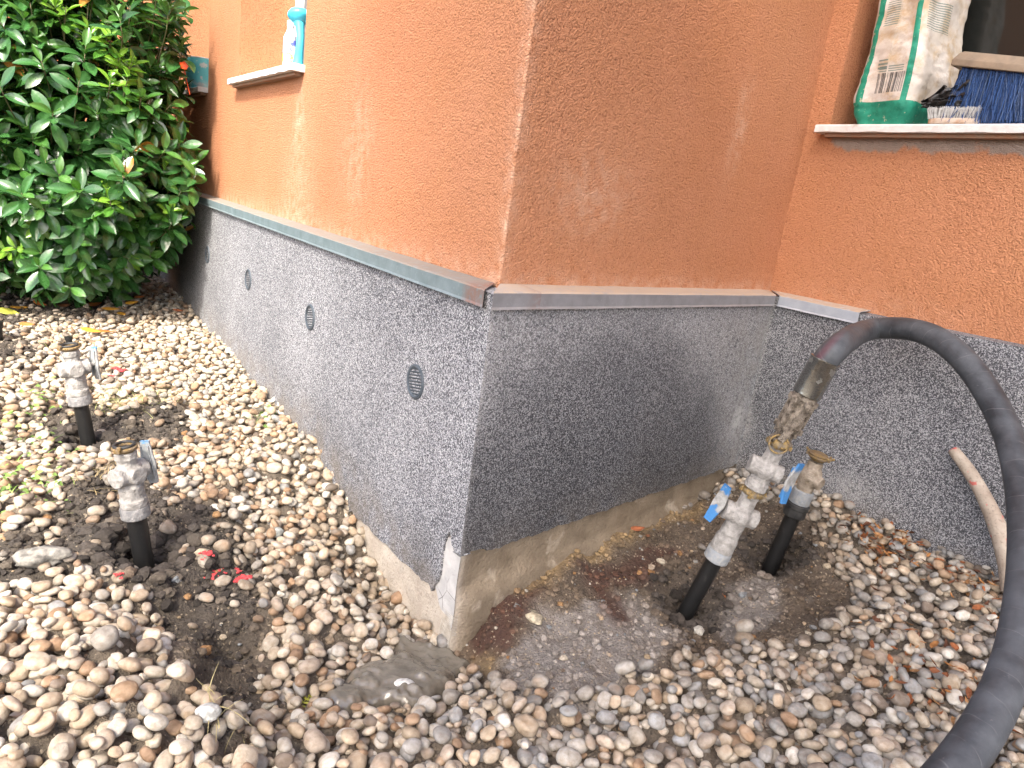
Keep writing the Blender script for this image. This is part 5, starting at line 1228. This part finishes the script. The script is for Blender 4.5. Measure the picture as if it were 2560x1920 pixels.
def clear(P_, pad):     # keep out of the walls and sills
    off = (P_[:2] - C0) @ nC; s_ = (P_[:2] - C0) @ dC
    lim = PL + pad + (.02 if P_[2] > ZF else 0)
    return off > lim and s_ < 5.4
nsh = 0; tips = []
while nsh < 1550 and len(tips) < 60000:
    tips.append(0)
    d_ = prng.normal(size=3); d_ /= np.linalg.norm(d_); r_ = prng.random() ** (.33 if nsh < 1250 else .8)
    r_ = min(1.0, r_) * (1 + .13 * mnoise.noise(Vector(d_ * 2.1)) + .05 * prng.normal())
    tip = cen + d_ * rad * r_ if len(tips) % 6 else CB + d_ * [.55, .55, .62] * r_
    if tip[2] < .24 or not clear(tip, .0): continue
    u_, v2, dd_ = proj(tip)
    if r_ < .45: continue
    lim = 425 if tip[2] > 1.1 else 450
    lim += 38 * mnoise.noise(Vector((tip[2] * 5, 0, 3)))
    if u_ > lim + 40 and v2 < 700: continue
    if u_ > 500 : continue
    if v2 > 745 or (v2 > 640 and u_ > 350): continue
    if v2 > 560 and u_ > 480 - (v2 - 560) * 1.0: continue
    nsh += 1
    out = (tip - (cen - [0, 0, .45])); out /= np.linalg.norm(out); ax = out * .9 + np.array([.0, -.12, .38]) + prng.normal(size=3) * .22; ax /= np.linalg.norm(ax)
    young = prng.random() < .16 and tip[2] > .5; nl = int(prng.integers(8, 13)); SL = .085
    a0 = prng.uniform(0, 6.28); X_ = np.cross(ax, [0.3, .2, 1]); X_ /= np.linalg.norm(X_); Y_ = np.cross(ax, X_)
    inner = tip - ax * .16 - out * .1; 
    stems.tube([inner, tip - ax * SL, tip], [.0030, .0026, .0016], 5)
    for l_ in range(nl):
        f_ = l_ / nl; az = a0 + l_ * 2.4; elev = math.radians(8 + 62 * f_ ** 1.6 + prng.normal() * 9)
        rd = X_ * math.cos(az) + Y_ * math.sin(az); ld = rd * math.cos(elev) + ax * math.sin(elev); ld = ld + np.array([0, 0, -.18 * (1 - f_)]); ld /= np.linalg.norm(ld)
        nrm = ax - ld * (ax @ ld); nrm /= np.linalg.norm(nrm) + 1e-9; rl = prng.normal() * .3; sdv = np.cross(nrm, ld); nrm2 = nrm * math.cos(rl) + sdv * math.sin(rl); sdv2 = np.cross(nrm2, ld)
        L = prng.uniform(.11, .158) * (1 - .45 * f_ ** 2) * (.75 if young else 1)
        org = tip - ax * SL * (1 - f_)
        if not clear(org + ld * L, -.004): continue
        VV = LV[int(prng.integers(6))] * L; P_ = org + VV[:, :1] * ld + VV[:, 1:2] * sdv2 + VV[:, 2:3] * nrm2
        Vv.append(P_); Fv.append(LF + n0); n0 += 40
        cc = np.array((.026, .083, .021)) * prng.uniform(.65, 1.45)
        if prng.random() < .25: cc = np.array((.035, .10, .018)) * prng.uniform(.8, 1.3)
        if young: cc = np.array((.14, .27, .03)) * prng.uniform(.7, 1.3) if f_ > .35 else np.array((.05, .14, .02))
        elif f_ > .75: cc = np.array((.06, .15, .03))
        if prng.random() < .006: cc = np.array((.30, .14, .03))
        shd = np.tile(cc, (40, 1)); shd[2::5] = cc * 1.35 + .006; Cv.append(shd)
print('shoots', nsh, 'leaves', len(Vv))
q = Mt('laurel_leaf'); back = q.n('ShaderNodeNewGeometry').outputs['Backfacing']; c0_ = q.attr('tint')
c = q.mix(q.ramp(q.noise(120, 3), .3, .7, 0, .35), c0_, q.mix(1.0, c0_, (.6, .7, .5), 'MULTIPLY')); c = q.mix(back, c, q.mix(.5, c0_, (.12, .19, .08)))
q.done(c, q.ramp(q.noise(30, 2), .3, .7, .16, .34), 0, q.bump(q.noise(60, 2), .002, .5), .6)
tr = q.n('ShaderNodeBsdfTranslucent', i_Color=q.mix(1.0, c0_, (1.6, 2.0, .6), 'MULTIPLY')); mx_ = q.n('ShaderNodeMixShader', i_0=.16); q.t.links.new(q.b.outputs[0], mx_.inputs[1]); q.t.links.new(tr.outputs[0], mx_.inputs[2]); q.t.links.new(mx_.outputs[0], q.out.inputs[0])
M_LAUREL = q.m
o = np_mesh('foliage', np.concatenate(Vv) - SB, np.concatenate(Fv), M_LAUREL, root); vcol(o, 'tint', np.concatenate(Cv))
for k in range(16):       # main stems
    d_ = prng.normal(size=3); d_[2] = abs(d_[2]) * .7 + .2; d_ /= np.linalg.norm(d_); e_ = cen + d_ * rad * .72
    if not clear(e_, .03): continue
    b_ = SB + np.array([prng.normal() * .06, prng.normal() * .06, -.03]); m_ = (b_ * .5 + e_ * .5) + prng.normal(size=3) * .06
    stems.tube([b_ * (1 - t_) ** 2 + 2 * t_ * (1 - t_) * m_ + t_ * t_ * e_ for t_ in np.linspace(0, 1, 8)], list(np.linspace(.014, .005, 8)), 7)
o = mesh_obj('stems', np.array(stems.v) - SB, stems.f, simple('shrub_bark', (.10, .12, .05), (.16, .12, .07), 60, .8, 0, .001), root)
# orange red blossom in front of the pot
P_ = at_depth(460, 166, 3.55); mb = MB()
for k in range(5):
    V, Fc = leaf_mesh(.026, .024, .5, .2, 5); M_ = Matrix.Translation((0, 0, 0)) @ RX(70) @ RZ(72 * k + 10) @ RY(-20)
    mb.add([M_ @ Vector(v) for v in V], Fc)
mb.tube([(0, .004, 0), (.01, .02, -.05), (.03, .02, -.13)], .0018, 6)
o = mb.build('blossom', leaf_mat('red_orange_petal', (.75, .10, .02), (.62, .06, .02))); o.location = P_; o.rotation_euler = (0, 0, .5)
tag(o, label='single orange red blossom between the shrub and the turquoise pot', cat='flower')

# ------------------------------------------------------------------ unseen tree behind the viewer, crown placed and shaped to shade the corner
TR = C0 + SH * 5.2 + LA * 1.9; root = empty('shade_tree', (TR[0], TR[1], .1), label='unseen leafy tree behind the viewer, its crown shaped to shade the house corner', cat='tree')
cT = np.array([*(C0 + SH * 4.3 + LA * 1.15), 5.35]); trng = np.random.default_rng(5)
cT_l = cT - np.array([TR[0], TR[1], .1])
mb = MB(); mb.tube([(0, 0, -.2), (.05, 0, 1.2), (.1, .05, 2.4), tuple(cT_l * [.5, .5, .62]), tuple(cT_l)], [.19, .16, .14, .1, .05], 12)
for k in range(12):
    d_ = trng.normal(size=3); d_[2] = abs(d_[2]); d_ /= np.linalg.norm(d_); st = np.array((.1, .05, 2.4)) * .4 + cT_l * .6 * np.array([.8, .8, 1]); e_ = cT_l + d_ * [1.7, 1.7, .9]
    mb.tube([st, (st + e_) / 2 + trng.normal(size=3) * .12, e_], [.06, .04, .015], 7)
mb.build('trunk', simple('tree_bark', (.12, .09, .06), (.2, .16, .12), 12, .9, 0, .01, 30), root)
q_ = []; n0 = 0; Ft = []
NL = 32000
for k in range(NL):
    d_ = trng.normal(size=3); d_ /= np.linalg.norm(d_); r_ = trng.random() ** .4
    P_ = d_ * r_ * np.array([2.6, 2.6, 1.9]); nn_ = mnoise.noise(Vector(P_ * 1.1) + Vector((5, 5, 5))); qd = -(P_[0] * LA[0] + P_[1] * LA[1])
    if nn_ < -.13 + .25 * max(0, qd - .6): continue
    if qd > 1.2 and trng.random() < (qd - 1.2) * .8: continue
    L = trng.uniform(.08, .14); u_ = trng.normal(size=3); u_ /= np.linalg.norm(u_); v_ = np.cross(u_, trng.normal(size=3)); v_ /= np.linalg.norm(v_)
    c_ = cT_l + P_; q_.append(np.array([c_ - u_ * L * .6, c_ + v_ * L * .32, c_ + u_ * L * .6, c_ - v_ * L * .32])); Ft.append([n0, n0 + 1, n0 + 2, n0 + 3]); n0 += 4
np_mesh('crown', np.concatenate(q_), np.array(Ft), simple('tree_leaf', (.05, .11, .03), (.08, .15, .04), 3, .5, 0, 0), root, False)
